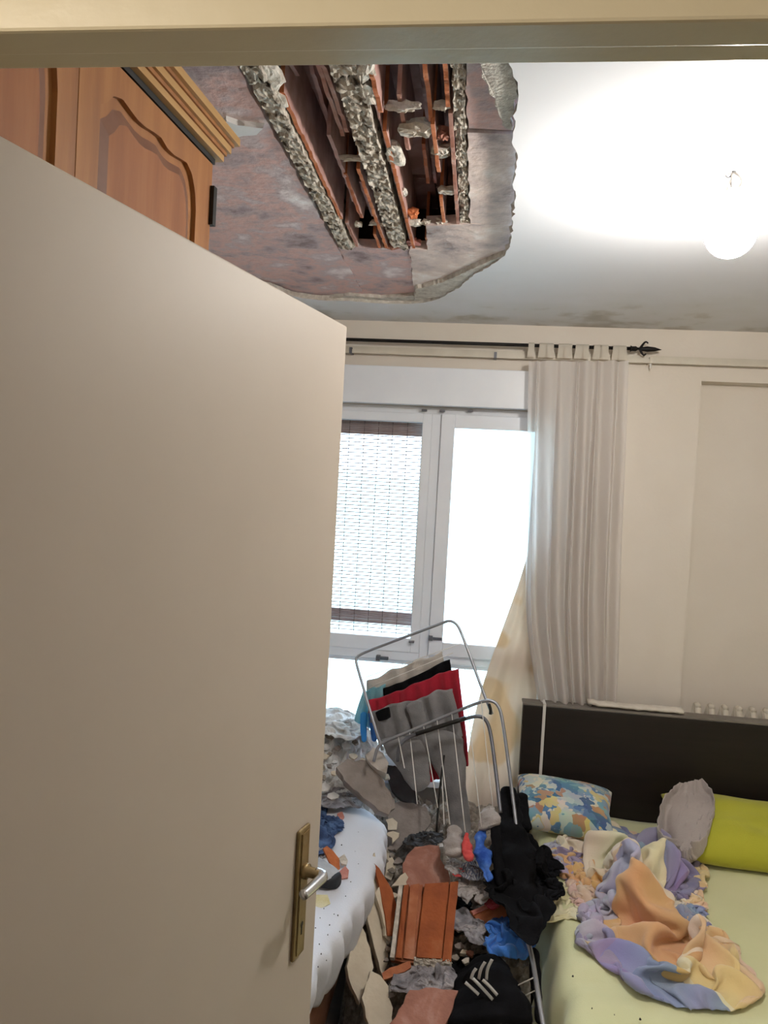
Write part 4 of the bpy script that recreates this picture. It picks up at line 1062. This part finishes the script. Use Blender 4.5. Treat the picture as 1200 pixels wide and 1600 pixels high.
plateG('clay_shard', [(585,1349),(592,1356),(613,1390),(619,1414),(614,1462),(606,1462),(598,1410)], (.5,-.45,.74), .13, .012, M['claydeep'], 'tall triangular deep orange clay shard standing upright', 'clay shard', amp=.0015)
plateG('clay_tile', [(629,1352),(640,1330),(650,1323),(684,1321),(690,1340),(702,1368),(706,1384),(640,1388),(630,1372)], (.0,-.45,.9), .09, .03, M['claydust'], 'dusty red clay tile above the ribbed blocks', 'clay tile', amp=.005)
plateG('clay_tile', [(641,1546),(680,1544),(716,1547),(706,1575),(694,1612),(600,1612),(618,1588)], (.0,-.30,.95), .10, .03, M['claydust'], 'smooth pink clay tile at the bottom edge', 'clay tile', amp=.004)
plateG('clay_shard', [(596,1520),(610,1512),(640,1502),(643,1512),(630,1518),(600,1531)], (.1,-.5,.85), .07, .014, M['clayfin'], 'slim orange clay offcut below the ribbed blocks', 'clay shard', amp=.002)
plateG('clay_shard', [(700,1382),(716,1376),(721,1388),(714,1402),(702,1402)], (.2,-.4,.9), .08, .02, M['claydeep'], 'small deep orange clay corner right of the dusty red tile', 'clay shard', amp=.002)
plateG('clay_shard', [(740,1600),(756,1592),(770,1597),(772,1612),(738,1612)], (.1,-.4,.9), .05, .02, M['clayorange'], 'orange clay bit at the bottom edge below the striped jacket', 'clay shard', amp=.003)

def ribbed_block(quad, nrm, lift, th, ribs, material, label, seed=0, ribh=.014, mort=True):
    """half of a hollow clay block: shell plate with raised ribs along it (u across, v along)"""
    Q = np.array(quad, float); c = Q.mean(0); p0 = atG(c[0], c[1], lift); n = unit(nrm); rng = np.random.RandomState(seed)
    TL, TR, BR, BL = [atP(px, py, p0, nrm) for px, py in quad]
    def uv(u, v): return (TL*(1-u)+TR*u)*(1-v) + (BL*(1-u)+BR*u)*v
    root = thing('clay_block', label, 'clay block', (TL+TR+BR+BL)/4 - V(0,0,th))
    fixnormals(ob('shell', plate_mesh([uv(0,0), uv(1,0), uv(1,1), uv(0,1)], nrm, th, rng, .0025, .03, 1.0), material, root))
    for (u0, u1, v0, v1, h, mt) in ribs:
        k = 10; lo, hi = [], []
        vs_ = np.linspace(v0, v1, k)
        top = [uv(u0+rng.uniform(-.008,.008), v) for v in vs_] + [uv(u1+rng.uniform(-.008,.008), v) for v in vs_[::-1]]
        j = [rng.uniform(-.002,.002) for _ in top]
        m = MB().prism([p - n*.001 for p in top], [p + n*(h+e) for p, e in zip(top, j)])
        fixnormals(ob('rib', m, M[mt], root))
    if mort:
        for u in np.linspace(.1, .9, 5): lump(uv(u, 1.0), (.014,.010,.012), M['mortar'], seed+u*7, 'mortar_crumb', root)
    return root
ribbed_block([(624,1388),(661,1382),(652,1506),(610,1500)], (-.05,-.62,.78), .11, .02, [(0,.16,.0,1,.022,'mortar'),(.22,.42,0,.98,.016,'claydeep'),(.48,.86,.0,.97,.010,'clayfin')], M['clayfin'], 'ribbed clay block with rough mortar edge, left of the pair', 3, mort=False)
ribbed_block([(662,1384),(716,1380),(704,1506),(648,1502)], (.08,-.62,.78), .115, .02, [(.02,.72,0,.97,.014,'claydeep'),(.76,1.0,0,.99,.012,'claydeep')], M['claydeep'], 'smooth orange ribbed clay block, right of the pair', 4)
ribbed_block([(736,1424),(822,1388),(831,1414),(752,1450)], (.1,-.65,.75), .10, .03, [(0,1,0,.24,.006,'pinkclay'),(0,1,.3,1.0,.004,'clayfin')], M['clayorange'], 'long orange clay block end beside the blue shirt', 5, mort=False)

# ------------------------------------------------------------------ things on the small bed
def shard(poly, label, material, lift=.012, nrm=(0,-.2,.98), name='clay_shard', cat='clay shard', th=.008, group=None):
    return plateG(name, poly, nrm, lift, th, material, label, cat, group, .001, .03)
shard([(505,1326),(511,1322),(521,1330),(530,1341),(531,1358),(526,1361),(514,1346)], 'folded orange clay shard on the white bed beside the shoe', M['clayorange'], .03, (.5,-.5,.7))
shard([(529,1340),(538,1334),(543,1345),(541,1351),(533,1349)], 'greenish-grey flake by the orange shard on the white bed', M['mortar'], .02, name='plaster_flake', cat='plaster flake')
shard([(530,1362),(540,1353),(545,1360),(544,1371),(534,1373)], 'pink clay chip below the orange shard on the white bed', M['pinkclay'])
shard([(527,1271),(535,1268),(538,1276),(534,1281),(529,1277)], 'small pink chip near the far end of the white bed', M['pinkclay'])
shard([(482,1395),(490,1400),(489,1425),(481,1432)], 'pink clay chip half hidden behind the door edge', M['pinkclay'])
shard([(476,1518),(484,1512),(487,1520),(482,1526)], 'small pink chip low on the white bed by the door', M['pinkclay'])
shard([(497,1322),(505,1316),(512,1320),(506,1326)], 'tiny pale fragment by the jeans', M['dust'], name='plaster_flake', cat='plaster flake')
shard([(488,1398),(512,1398),(516,1412),(500,1420),(489,1417)], 'pale yellow scrap under the shoe on the white bed', M['yellowtowel'], .006, name='cloth_scrap', cat='cloth', th=.003)
# crumbs
def crumbs(name, spots, material, label, kind='stuff', lo=.003, hi=.008, lift=.004):
    m = MB(); rng = np.random.RandomState(5)
    for px, py in spots:
        p = atG(px, py, lift); s = rng.uniform(lo, hi); k = 5
        b = [(p[0]+s*math.cos(2*math.pi*i/k+px)*rng.uniform(.6,1.2), p[1]+s*math.sin(2*math.pi*i/k+px)*rng.uniform(.6,1.2), p[2]-.002) for i in range(k)]
        t = [(p[0]+(q[0]-p[0])*.6, p[1]+(q[1]-p[1])*.6, p[2]+s*.6) for q in b]
        m.prism(b, t)
    return tag(ob(name, m, material), label, 'crumbs', kind=kind)
rng = np.random.RandomState(21)
sp = [(522,1428),(506,1420),(500,1434),(528,1430),(555,1330),(520,1295),(560,1300),(540,1400),(512,1460),(499,1475),(502,1490),(560,1350),(548,1378),(534,1320),(515,1445),(493,1450),(497,1510),(485,1545),(510,1500),(545,1440),(531,1455)]
crumbs('sheet_crumbs', sp, M['darkgrey'], 'dark crumbs of debris sprinkled over the white bed sheet', lo=.001, hi=.003, lift=.002)
crumbs('bed_crumbs', [(1020,1278),(895,1525),(925,1575),(1000,1592),(960,1585),(973,1400),(985,1420),(1030,1330),(920,1330),(985,1300),(1040,1520),(870,1385),(910,1415),(1003,1250)], M['darkgrey'], 'dark specks of debris on the pale green sheet', lo=.0015, hi=.004)
# loose fragments on the heap under the window and across the pile
MARKS = [((541,1225),'left of the large render slab'),((560,1178),'above the large render slab'),((530,1160),'at the back of the heap under the window'),((505,1190),'by the door edge on the heap under the window'),((510,1225),'on the grey rag at the end of the white bed'),
    ((604,1213),'on the right rim of the large render slab'),((640,1318),'in front of the lower render slab'),((682,1312),'below the dangling rack wires'),((612,1350),'left of the dusty red tile'),((622,1398),'at the top of the left ribbed block'),((606,1485),'left of the ribbed blocks'),
    ((722,1478),'right of the ribbed blocks'),((742,1480),'beside the long grey sock'),((600,1550),'beside the bottom plaster board'),((715,1545),'right of the pink tile'),((598,1300),'at the foot of the large render slab')]
SEEN_MK = {}; SEEN_L = set()
HUE = {'white_cloth':'chalk white','whiteslab':'cream','dust':'pale grey','greyslab':'grey-brown','debris':'dusty grey','mortar':'beige','claydust':'reddish'}
KINDS = {5:'five-sided',6:'angular',7:'rounded'}
def frag(px, py, s, material, label, group, seed, lift=.03, th=.010):
    mk = min(MARKS, key=lambda q: (q[0][0]-px)**2 + (q[0][1]-py)**2)[1]
    hue = next(HUE[k_] for k_ in HUE if M[k_] == material)
    kk = np.random.RandomState(seed).randint(5, 8)
    SEEN_MK.setdefault(mk, 0)
    label = f"{'tiny' if s < 5.5 else 'small' if s < 7.5 else 'larger'} {hue} {KINDS[kk]} fragment {mk}"
    if label in SEEN_L: label = label.replace(' fragment', ' flat fragment')
    SEEN_L.add(label)
    rng = np.random.RandomState(seed); k = rng.randint(5, 8); a0 = rng.uniform(0, 6)
    poly = [(px + s*math.cos(a0+2*math.pi*i/k)*rng.uniform(.6,1.15), py + .72*s*math.sin(a0+2*math.pi*i/k)*rng.uniform(.6,1.15)) for i in range(k)]
    return plateG('plaster_fragment', poly, (rng.uniform(-.4,.4), -.45+rng.uniform(-.25,.25), .85), lift, th, material, label, 'fragment', group, .002, .03, seed)
fr = [(508,1230,12,'white_cloth'),(520,1243,10,'white_cloth'),(521,1207,6,'whiteslab'),(551,1181,8,'whiteslab'),(567,1187,5,'whiteslab'),(541,1166,9,'dust'),(528,1168,6,'greyslab'),(506,1182,8,'whiteslab'),(515,1178,5,'debris'),
      (503,1198,6,'debris'),(523,1190,5,'dust'),(510,1166,7,'dust'),(497,1190,5,'greyslab'),(548,1150,8,'dust'),(532,1148,7,'dust'),(515,1150,8,'debris'),(505,1215,6,'debris'),(604,1213,7,'whiteslab'),(555,1160,6,'debris'),(500,1170,6,'dust'),(514,1196,5,'greyslab'),(530,1200,6,'dust')]
for i, (px, py, s, mt) in enumerate(fr): frag(px, py, s, M[mt], 'pale plaster fragment on the heap under the window', 'fragments under the window', i)
fr2 = [(612,1335,7,'debris'),(622,1345,8,'greyslab'),(640,1318,8,'debris'),(655,1312,7,'greyslab'),(668,1308,7,'debris'),(680,1312,6,'greyslab'),(612,1360,6,'debris'),(617,1398,6,'whiteslab'),(602,1345,5,'debris'),(690,1320,6,'dust'),(632,1400,5,'debris'),
       (606,1482,6,'debris'),(604,1500,5,'greyslab'),(608,1470,5,'mortar'),(718,1478,9,'greyslab'),(722,1465,8,'debris'),(735,1488,8,'claydust'),(712,1495,7,'debris'),(728,1500,7,'mortar'),(742,1478,6,'greyslab'),(724,1488,6,'whiteslab'),
       (598,1545,8,'debris'),(628,1540,7,'dust'),(610,1555,8,'greyslab'),(715,1545,7,'debris'),(700,1600,8,'dust'),(598,1300,6,'greyslab'),(610,1325,6,'greyslab')]
for i, (px, py, s, mt) in enumerate(fr2): frag(px, py, s, M[mt], 'small broken fragment among the rubble between the beds', 'fragments between the beds', 100+i, .06, .012)

# ------------------------------------------------------------------ drying rack
rk = thing('drying_rack', 'grey tube clothes drying rack standing tilted in the rubble', 'drying rack', (0, 2.9, .3))
def tubepx(name, pts, r, material, parent, n=60, it=3):
    return ob(name, MB().tube(smoothpath([atY(px, py, y) for px, py, y in pts], n, it), r, 10), material, parent, True)
tubepx('wing_frame', [(598,1172,2.90),(590,1150,2.91),(562,1055,3.02),(555,1030,3.05),(560,1024,3.055),(580,1015,3.06),(690,974,3.08),(702,969,3.08),(712,973,3.08),(720,985,3.07),(755,1082,2.96),(769,1116,2.93)], .0058, M['steel'], rk, 90)
tubepx('main_frame', [(584,1190,2.86),(590,1165,2.88),(604,1157,2.89),(640,1143,2.9),(740,1100,2.92),(765,1093,2.92),(778,1100,2.92),(785,1120,2.9),(798,1220,2.8),(808,1300,2.7),(812,1360,2.6)], .0062, M['steel'], rk, 90)
tubepx('leg_frame', [(621,1190,2.82),(622,1168,2.83),(632,1155,2.84),(652,1146,2.85),(730,1122,2.87),(748,1118,2.87),(760,1124,2.87),(767,1145,2.85),(776,1215,2.76),(782,1270,2.68)], .0068, M['darksteel'], rk, 90)
tubepx('joint_sleeve', [(650,1147,2.843),(728,1122,2.863)], .0082, M['black'], rk, 6)
tubepx('clip', [(764,1100,2.90),(767,1110,2.90),(766,1116,2.9)], .006, M['black'], rk, 6)
for a, b in (((622,1150),(632,1200)),((640,1143),(652,1256)),((662,1135),(684,1262)),((683,1126),(703,1288)),((706,1116),(727,1300)),((731,1105),(752,1292)),((752,1097),(770,1262)),((690,1196),(694,1288))):
    tubepx('wire', [(a[0],a[1],2.90),(b[0],b[1],2.62)], .0016, M['wire'], rk, 4)
for (a, b) in (((577,1075),(708,1020)),((572,1058),(728,1003)),((581,1096),(738,1042))): tubepx('wire', [(a[0],a[1],3.03),(b[0],b[1],3.04)], .0014, M['wire'], rk, 4)
tubepx('leg', [(694,1180,2.86),(686,1240,2.8),(682,1300,2.74)], .004, M['black'], rk, 10)
tubepx('near_rail', [(800,1432,2.35),(822,1462,2.3),(831,1492,2.24),(842,1560,2.1),(850,1610,2.02)], .0072, M['steel'], rk, 30)
for a, b in (((833,1528),(790,1549)),((836,1548),(798,1566)),((839,1570),(804,1589)),((842,1592),(815,1606))): tubepx('wire', [(*a,2.15),(*b,2.2)], .0017, M['wire'], rk, 4)

# clothes on the rack
tag(panel('beige_garment', [(572,1066),(578,1085),(585,1110)], [(691,1019),(697,1045),(700,1075)], [3.065,3.065,3.06], M['beigecloth'], 4, .014, .06, 1), 'light beige garment, topmost on the drying rack', 'garment')
tag(panel('aqua_garment', [(566,1082),(556,1110),(553,1126)], [(602,1070),(604,1095),(604,1150)], [3.05,3.05,3.05], M['teal'], 3, .010, .05, 2), 'aqua garment hanging at the left side of the drying rack', 'garment')
tag(limb('blue_strap', [(563,1112),(563,1140),(565,1160)], [(574,1112),(573,1140),(573,1160)], [3.03,3.03,3.03], M['skyblue'], .3, .001), 'bright blue strap dangling below the aqua garment', 'strap')
tag(limb('blue_strap', [(575,1112),(578,1140),(581,1160)], [(585,1112),(588,1140),(590,1158)], [3.03,3.03,3.03], M['bluecloth'], .3, .001), 'darker blue strap dangling right of the bright blue strap', 'strap')
tag(panel('black_garment', [(598,1079),(600,1095),(602,1120)], [(703,1032),(706,1050),(709,1085)], [3.045,3.045,3.04], M['blackcloth'], 4, .008, .06, 3), 'black garment hung above the crimson one on the rack', 'garment')
tag(panel('crimson_garment', [(575,1098),(580,1125),(625,1180),(655,1230)], [(717,1046),(722,1090),(730,1150),(733,1196)], [3.02,3.01,2.99,2.97], M['redcloth'], 7, .012, .08, 4), 'crimson garment hung over the drying rack', 'garment')
jg = thing('grey_joggers', 'grey joggers hanging in front on the drying rack', 'trousers', atY(690, 1300, 2.95))
panel('waist', [(577,1115),(583,1135),(592,1165)], [(707,1077),(716,1110),(724,1150)], [2.99,2.985,2.975], M['greycloth'], 5, .015, .05, 5, jg)
limb('trouser_leg', [(588,1150),(606,1180),(630,1215),(652,1240)], [(668,1150),(668,1185),(672,1210),(668,1232)], [2.97,2.96,2.94,2.92], M['greycloth'], .3, .006, 20, 2, jg)
limb('trouser_leg', [(640,1140),(668,1180),(692,1225),(704,1290),(712,1308)], [(724,1140),(727,1185),(728,1230),(736,1290),(736,1310)], [2.97,2.965,2.95,2.93,2.9], M['greycloth'], .3, .005, 20, 3, jg)
limb('pocket_lining', [(586,1112),(588,1120),(592,1128)], [(608,1103),(610,1112),(611,1122)], [2.98,2.975,2.975], M['blackcloth'], .2, .001, 20, 4, jg)
limb('waistband', [(634,1100),(640,1120),(648,1150)], [(658,1092),(664,1112),(668,1140)], [2.975,2.972,2.968], M['greycloth'], .35, .005, 24, 7, jg)

# ------------------------------------------------------------------ clothes in the pile
def cl(o, label, cat): return tag(o, label, cat)
cl(limb('black_trousers', [(788,1228),(780,1262),(776,1310),(782,1380),(795,1450)], [(803,1230),(816,1270),(828,1320),(834,1380),(842,1450)], [2.85,2.8,2.68,2.52,2.38], M['blackcloth'], .55, .02, 18, 1), 'black trousers slumped against the left side of the double bed', 'trousers')
cl(limb('black_leggings', [(766,1284),(767,1325),(776,1390)], [(780,1284),(785,1325),(798,1390)], [2.68,2.6,2.5], M['blackcloth'], .7, .004, 20, 2), 'narrow black legging beside the blue sleeve', 'leggings')
cl(limb('black_sock', [(838,1332),(838,1342),(836,1352)], [(847,1322),(851,1338),(848,1352)], [2.5,2.48,2.46], M['blackcloth'], .7, .003, 20, 4), 'black sock poking up by the edge of the bed', 'sock')
cl(limb('black_cloth', [(806,1238),(806,1262),(812,1290)], [(822,1238),(826,1265),(832,1300)], [3.0,2.95,2.86], M['blackcloth'], .5, .006, 14, 5), 'black cloth wedged between headboard and trousers', 'cloth')
cl(limb('pale_sock', [(754,1264),(748,1280),(750,1300)], [(772,1260),(780,1276),(777,1292)], [2.72,2.68,2.66], M['greysock'], .6, .009, 30, 6), 'pale grey sock draped over the black legging', 'sock')
cl(limb('blue_sleeve', [(742,1296),(742,1325),(750,1356),(756,1380)], [(764,1292),(759,1325),(764,1352),(770,1376)], [2.68,2.62,2.55,2.5], M['blueprint'], .55, .014, 26, 7), 'mottled blue sleeve hanging between grey socks and black legging', 'garment')
cl(limb('grey_sock', [(700,1292),(695,1312),(697,1338)], [(716,1290),(724,1312),(722,1340)], [2.7,2.66,2.6], M['greysock'], .55, .009, 34, 8), 'light grey sock hanging left of the coral sock', 'sock')
cl(limb('coral_sock', [(724,1302),(722,1322),(726,1346)], [(731,1300),(738,1322),(738,1346)], [2.66,2.62,2.56], M['coral'], .6, .006, 40, 9), 'coral red sock hanging between the grey socks', 'sock')
jk = thing('black_jacket', 'black track jacket with three white stripes at the bottom of the pile', 'jacket', atG(750, 1560))
limb('body', [(722,1512),(712,1545),(706,1580),(704,1615)], [(792,1494),(812,1530),(824,1570),(826,1615)], [2.28,2.2,2.12,2.05], M['blackcloth'], .42, .02, 16, 31, jk)
limb('sleeve', [(722,1532),(728,1545),(750,1566)], [(746,1500),(772,1520),(790,1548)], [2.20,2.17,2.13], M['blackcloth'], .5, .004, 14, 32, jk)
def stripe(pts, y, w=.0042):
    P = smoothpath([atY(px, py, y) for px, py in pts], 14, 2); d = unit(P[-1]-P[0]); view = unit(EYE - P[7]); s = unit(np.cross(d, view))
    A = np.stack([P - s*w, P, P + s*w], 1)
    m = MB(); m.grid(A); o = ob('stripe', m, M['stripe'], jk, True); mod(o, 'SOLIDIFY', thickness=.001, offset=0)
for pts in ([(736,1530),(739,1520),(744,1513)], [(748,1530),(751,1514),(758,1503)], [(760,1531),(761,1514),(769,1499)]): stripe(pts, 2.125)
for pts in ([(727,1535),(736,1543),(748,1554)], [(739,1529),(752,1542),(770,1562)], [(754,1531),(764,1540),(777,1555)]): stripe(pts, 2.095)
cl(limb('black_trousers', [(690,1560),(700,1590),(705,1620)], [(720,1555),(740,1590),(745,1620)], [2.2,2.12,2.06], M['blackcloth'], .5, .008, 14, 35), 'black trouser leg right of the pink tile at the bottom', 'trousers')
cl(limb('dark_trousers', [(826,1480),(830,1530),(838,1600)], [(842,1480),(846,1530),(850,1600)], [2.3,2.22,2.1], M['blackcloth'], .5, .006, 14, 36), 'dark cloth behind the near rail of the rack', 'cloth')
def heapG(name, outline, mt, label, cat, fabric=1.6, n=34, dome=.05, seed=1, iters=90, zoff=.02):
    zc = np.mean([atG(px, py)[2] for px, py in outline]) + zoff
    return tag(heap_cloth(name, outline, float(zc), M[mt], fabric, n, dome, seed, iters, .004), label, cat)
heapG('striped_sock', [(728,1350),(740,1344),(754,1346),(756,1362),(748,1376),(734,1376)], 'stripesock', 'grey striped sock below the coral sock', 'sock', 1.4, 26, 0.03, 61, 80, 0.09)
heapG('pale_sock', [(700,1350),(708,1342),(718,1346),(720,1360),(712,1368),(703,1362)], 'greysock', 'short pale sock left of the striped sock', 'sock', 1.5, 26, 0.03, 62, 80, 0.09)
heapG('coral_sock', [(710,1362),(718,1352),(730,1350),(731,1360),(722,1370),(713,1371)], 'coral', 'small coral red sock below the grey sock', 'sock', 1.4, 26, 0.025, 63, 80, 0.09)
heapG('sock', [(716,1384),(722,1374),(738,1368),(750,1374),(746,1386),(738,1400),(730,1414),(722,1404)], 'greysock', 'curled light grey sock above the clay block end', 'sock', 1.6, 26, 0.035, 64, 80, 0.08)
heapG('sock', [(746,1398),(752,1386),(768,1378),(782,1380),(776,1394),(764,1404),(750,1416)], 'greysock', 'folded light grey sock beside the curled sock', 'sock', 1.6, 26, 0.035, 65, 80, 0.08)
heapG('sock', [(712,1424),(724,1418),(738,1438),(752,1462),(758,1474),(742,1478),(728,1456)], 'ragg', 'long grey sock trailing down right of the orange block', 'sock', 1.5, 26, 0.03, 66, 80, 0.07)
heapG('sock', [(706,1432),(714,1427),(722,1434),(724,1448),(716,1458),(708,1450)], 'greysock', 'small grey sock tucked against the right ribbed block', 'sock', 1.5, 26, 0.03, 67, 80, 0.06)
heapG('cloth_scrap', [(762,1408),(768,1400),(778,1398),(778,1412),(768,1422)], 'redcloth', 'scrap of red cloth behind the clay block end', 'cloth', 1.4, 26, 0.02, 68, 80, 0.08)
heapG('cloth_scrap', [(774,1400),(780,1392),(792,1390),(792,1402),(780,1412)], 'bluecloth', 'scrap of blue cloth behind the clay block end', 'cloth', 1.4, 26, 0.02, 69, 80, 0.08)
heapG('blue_shirt', [(772,1442),(790,1432),(808,1436),(826,1456),(836,1478),(828,1494),(806,1502),(780,1498),(762,1486),(766,1462)], 'bluecloth', 'bright blue T-shirt bundle hanging on the near rail', 'shirt', 1.7, 26, 0.09, 70, 80, 0.08)
heapG('black_sweater', [(792,1310),(812,1300),(832,1326),(850,1324),(864,1345),(868,1375),(862,1410),(848,1450),(836,1482),(806,1462),(788,1420),(784,1360)], 'blackcloth', 'black sweater bunched under the edge of the bed', 'sweater', 1.5, 40, .10, 71, 90, .08)
heapG('grey_rag', [(612,1532),(640,1512),(668,1512),(700,1515),(718,1530),(708,1545),(670,1548),(630,1550),(612,1548)], 'ragg', 'dusty grey rag between the ribbed blocks and the pink tile', 'rag', 1.5, 30, .045, 41, 90, .05)
heapG('grey_rag', [(508,1262),(512,1240),(530,1228),(552,1238),(565,1250),(560,1262),(540,1262)], 'ragg', 'dusty grey rag on the far end of the white bed', 'rag', 1.4, 28, .03, 42, 90, .0)
heapG('dark_rag', [(632,1318),(650,1305),(672,1300),(690,1306),(686,1318),(660,1324)], 'darkgrey', 'dark rag in front of the lower render slab', 'rag', 1.7, 30, .05, 43, 80, .04)
heapG('black_rag', [(700,1392),(720,1400),(735,1420),(730,1450),(712,1465),(704,1430)], 'blackcloth', 'black cloth right of the ribbed clay blocks', 'cloth', 1.5, 30, .03, 44, 80, .0)
heapG('black_rag', [(660,1515),(700,1508),(735,1500),(760,1490),(760,1510),(720,1530),(690,1528)], 'blackcloth', 'black cloth below the ribbed clay blocks', 'cloth', 1.5, 30, .03, 45, 80, .0)
jn = heapG('jeans', [(478,1330),(480,1262),(492,1240),(500,1252),(512,1275),(520,1305),(516,1328),(498,1340)], 'navy', 'crumpled navy jeans on the white bed beside the door edge', 'jeans', 1.35, 30, .04, 46, 90, .0)
heapG('pale_rag', [(480,1345),(484,1318),(495,1308),(506,1322),(502,1342),(490,1352)], 'ragg', 'grey cloth between the jeans and the shoe', 'cloth', 1.6, 28, .04, 47, 80, .0)
# shoe
c0 = atG(503, 1382, .0); sh = thing('shoe', 'grey shoe with dark sole lying on the white bed', 'shoe', (c0[0], c0[1], .5))
ax = unit(atZ(527,1385,.5) - atZ(462,1362,.5)); ay = unit(V(-ax[1], ax[0], 0)); Ls = .255; o0 = atZ(528,1388,.5) - ax*.255
def shoe_ring(s, w, h0, h1, n=16):
    R = []
    for k in range(n):
        a = 2*math.pi*k/n; y = math.cos(a); z = math.sin(a)
        R.append(o0 + ax*s*Ls + ay*(w*np.sign(y)*abs(y)**.7) + V(0,0, (h0+h1)/2 + (h1-h0)/2*np.sign(z)*abs(z)**.6))
    return R
prof = [(.0,.018,.006,.05),(.06,.030,.003,.085),(.25,.034,.003,.092),(.45,.036,.003,.075),(.65,.042,.003,.06),(.82,.042,.003,.05),(.94,.034,.004,.042),(1.0,.018,.010,.032)]
A = np.array([shoe_ring(s, w, max(h0,.022), h1) for s, w, h0, h1 in prof]); m = MB(); m.grid(A, True); m.f += [tuple(range(16)), tuple(range(16*(len(prof)-1), 16*len(prof)))]
u = fixnormals(ob('upper', m, M['shoeupper'], sh, True)); mod(u, 'SUBSURF', levels=1, render_levels=1)
A = np.array([shoe_ring(s, w*1.06, .002, .030+.01*(s>.8)) for s, w, h0, h1 in prof]); m = MB(); m.grid(A, True); m.f += [tuple(range(16)), tuple(range(16*(len(prof)-1), 16*len(prof)))]
fixnormals(ob('sole', m, M['shoesole'], sh, True))
ob('lace', MB().tube([o0+ax*.5*Ls-ay*.03+V(0,0,.072), o0+ax*.52*Ls+V(0,0,.08), o0+ax*.5*Ls+ay*.03+V(0,0,.07)], .003, 6), M['shoesole'], sh, True)
ob('lace', MB().tube([o0+ax*.62*Ls-ay*.03+V(0,0,.062), o0+ax*.64*Ls+V(0,0,.068), o0+ax*.62*Ls+ay*.03+V(0,0,.06)], .003, 6), M['shoesole'], sh, True)
# torn plastic sheet at the back of the heap
heapG('plastic_sheet', [(494,1140),(505,1112),(525,1108),(552,1125),(562,1150),(545,1158),(515,1150)], 'dust', 'crumpled pale sheet at the back of the heap under the window', 'sheet', 1.5, 34, .05, 51, 80, .02)
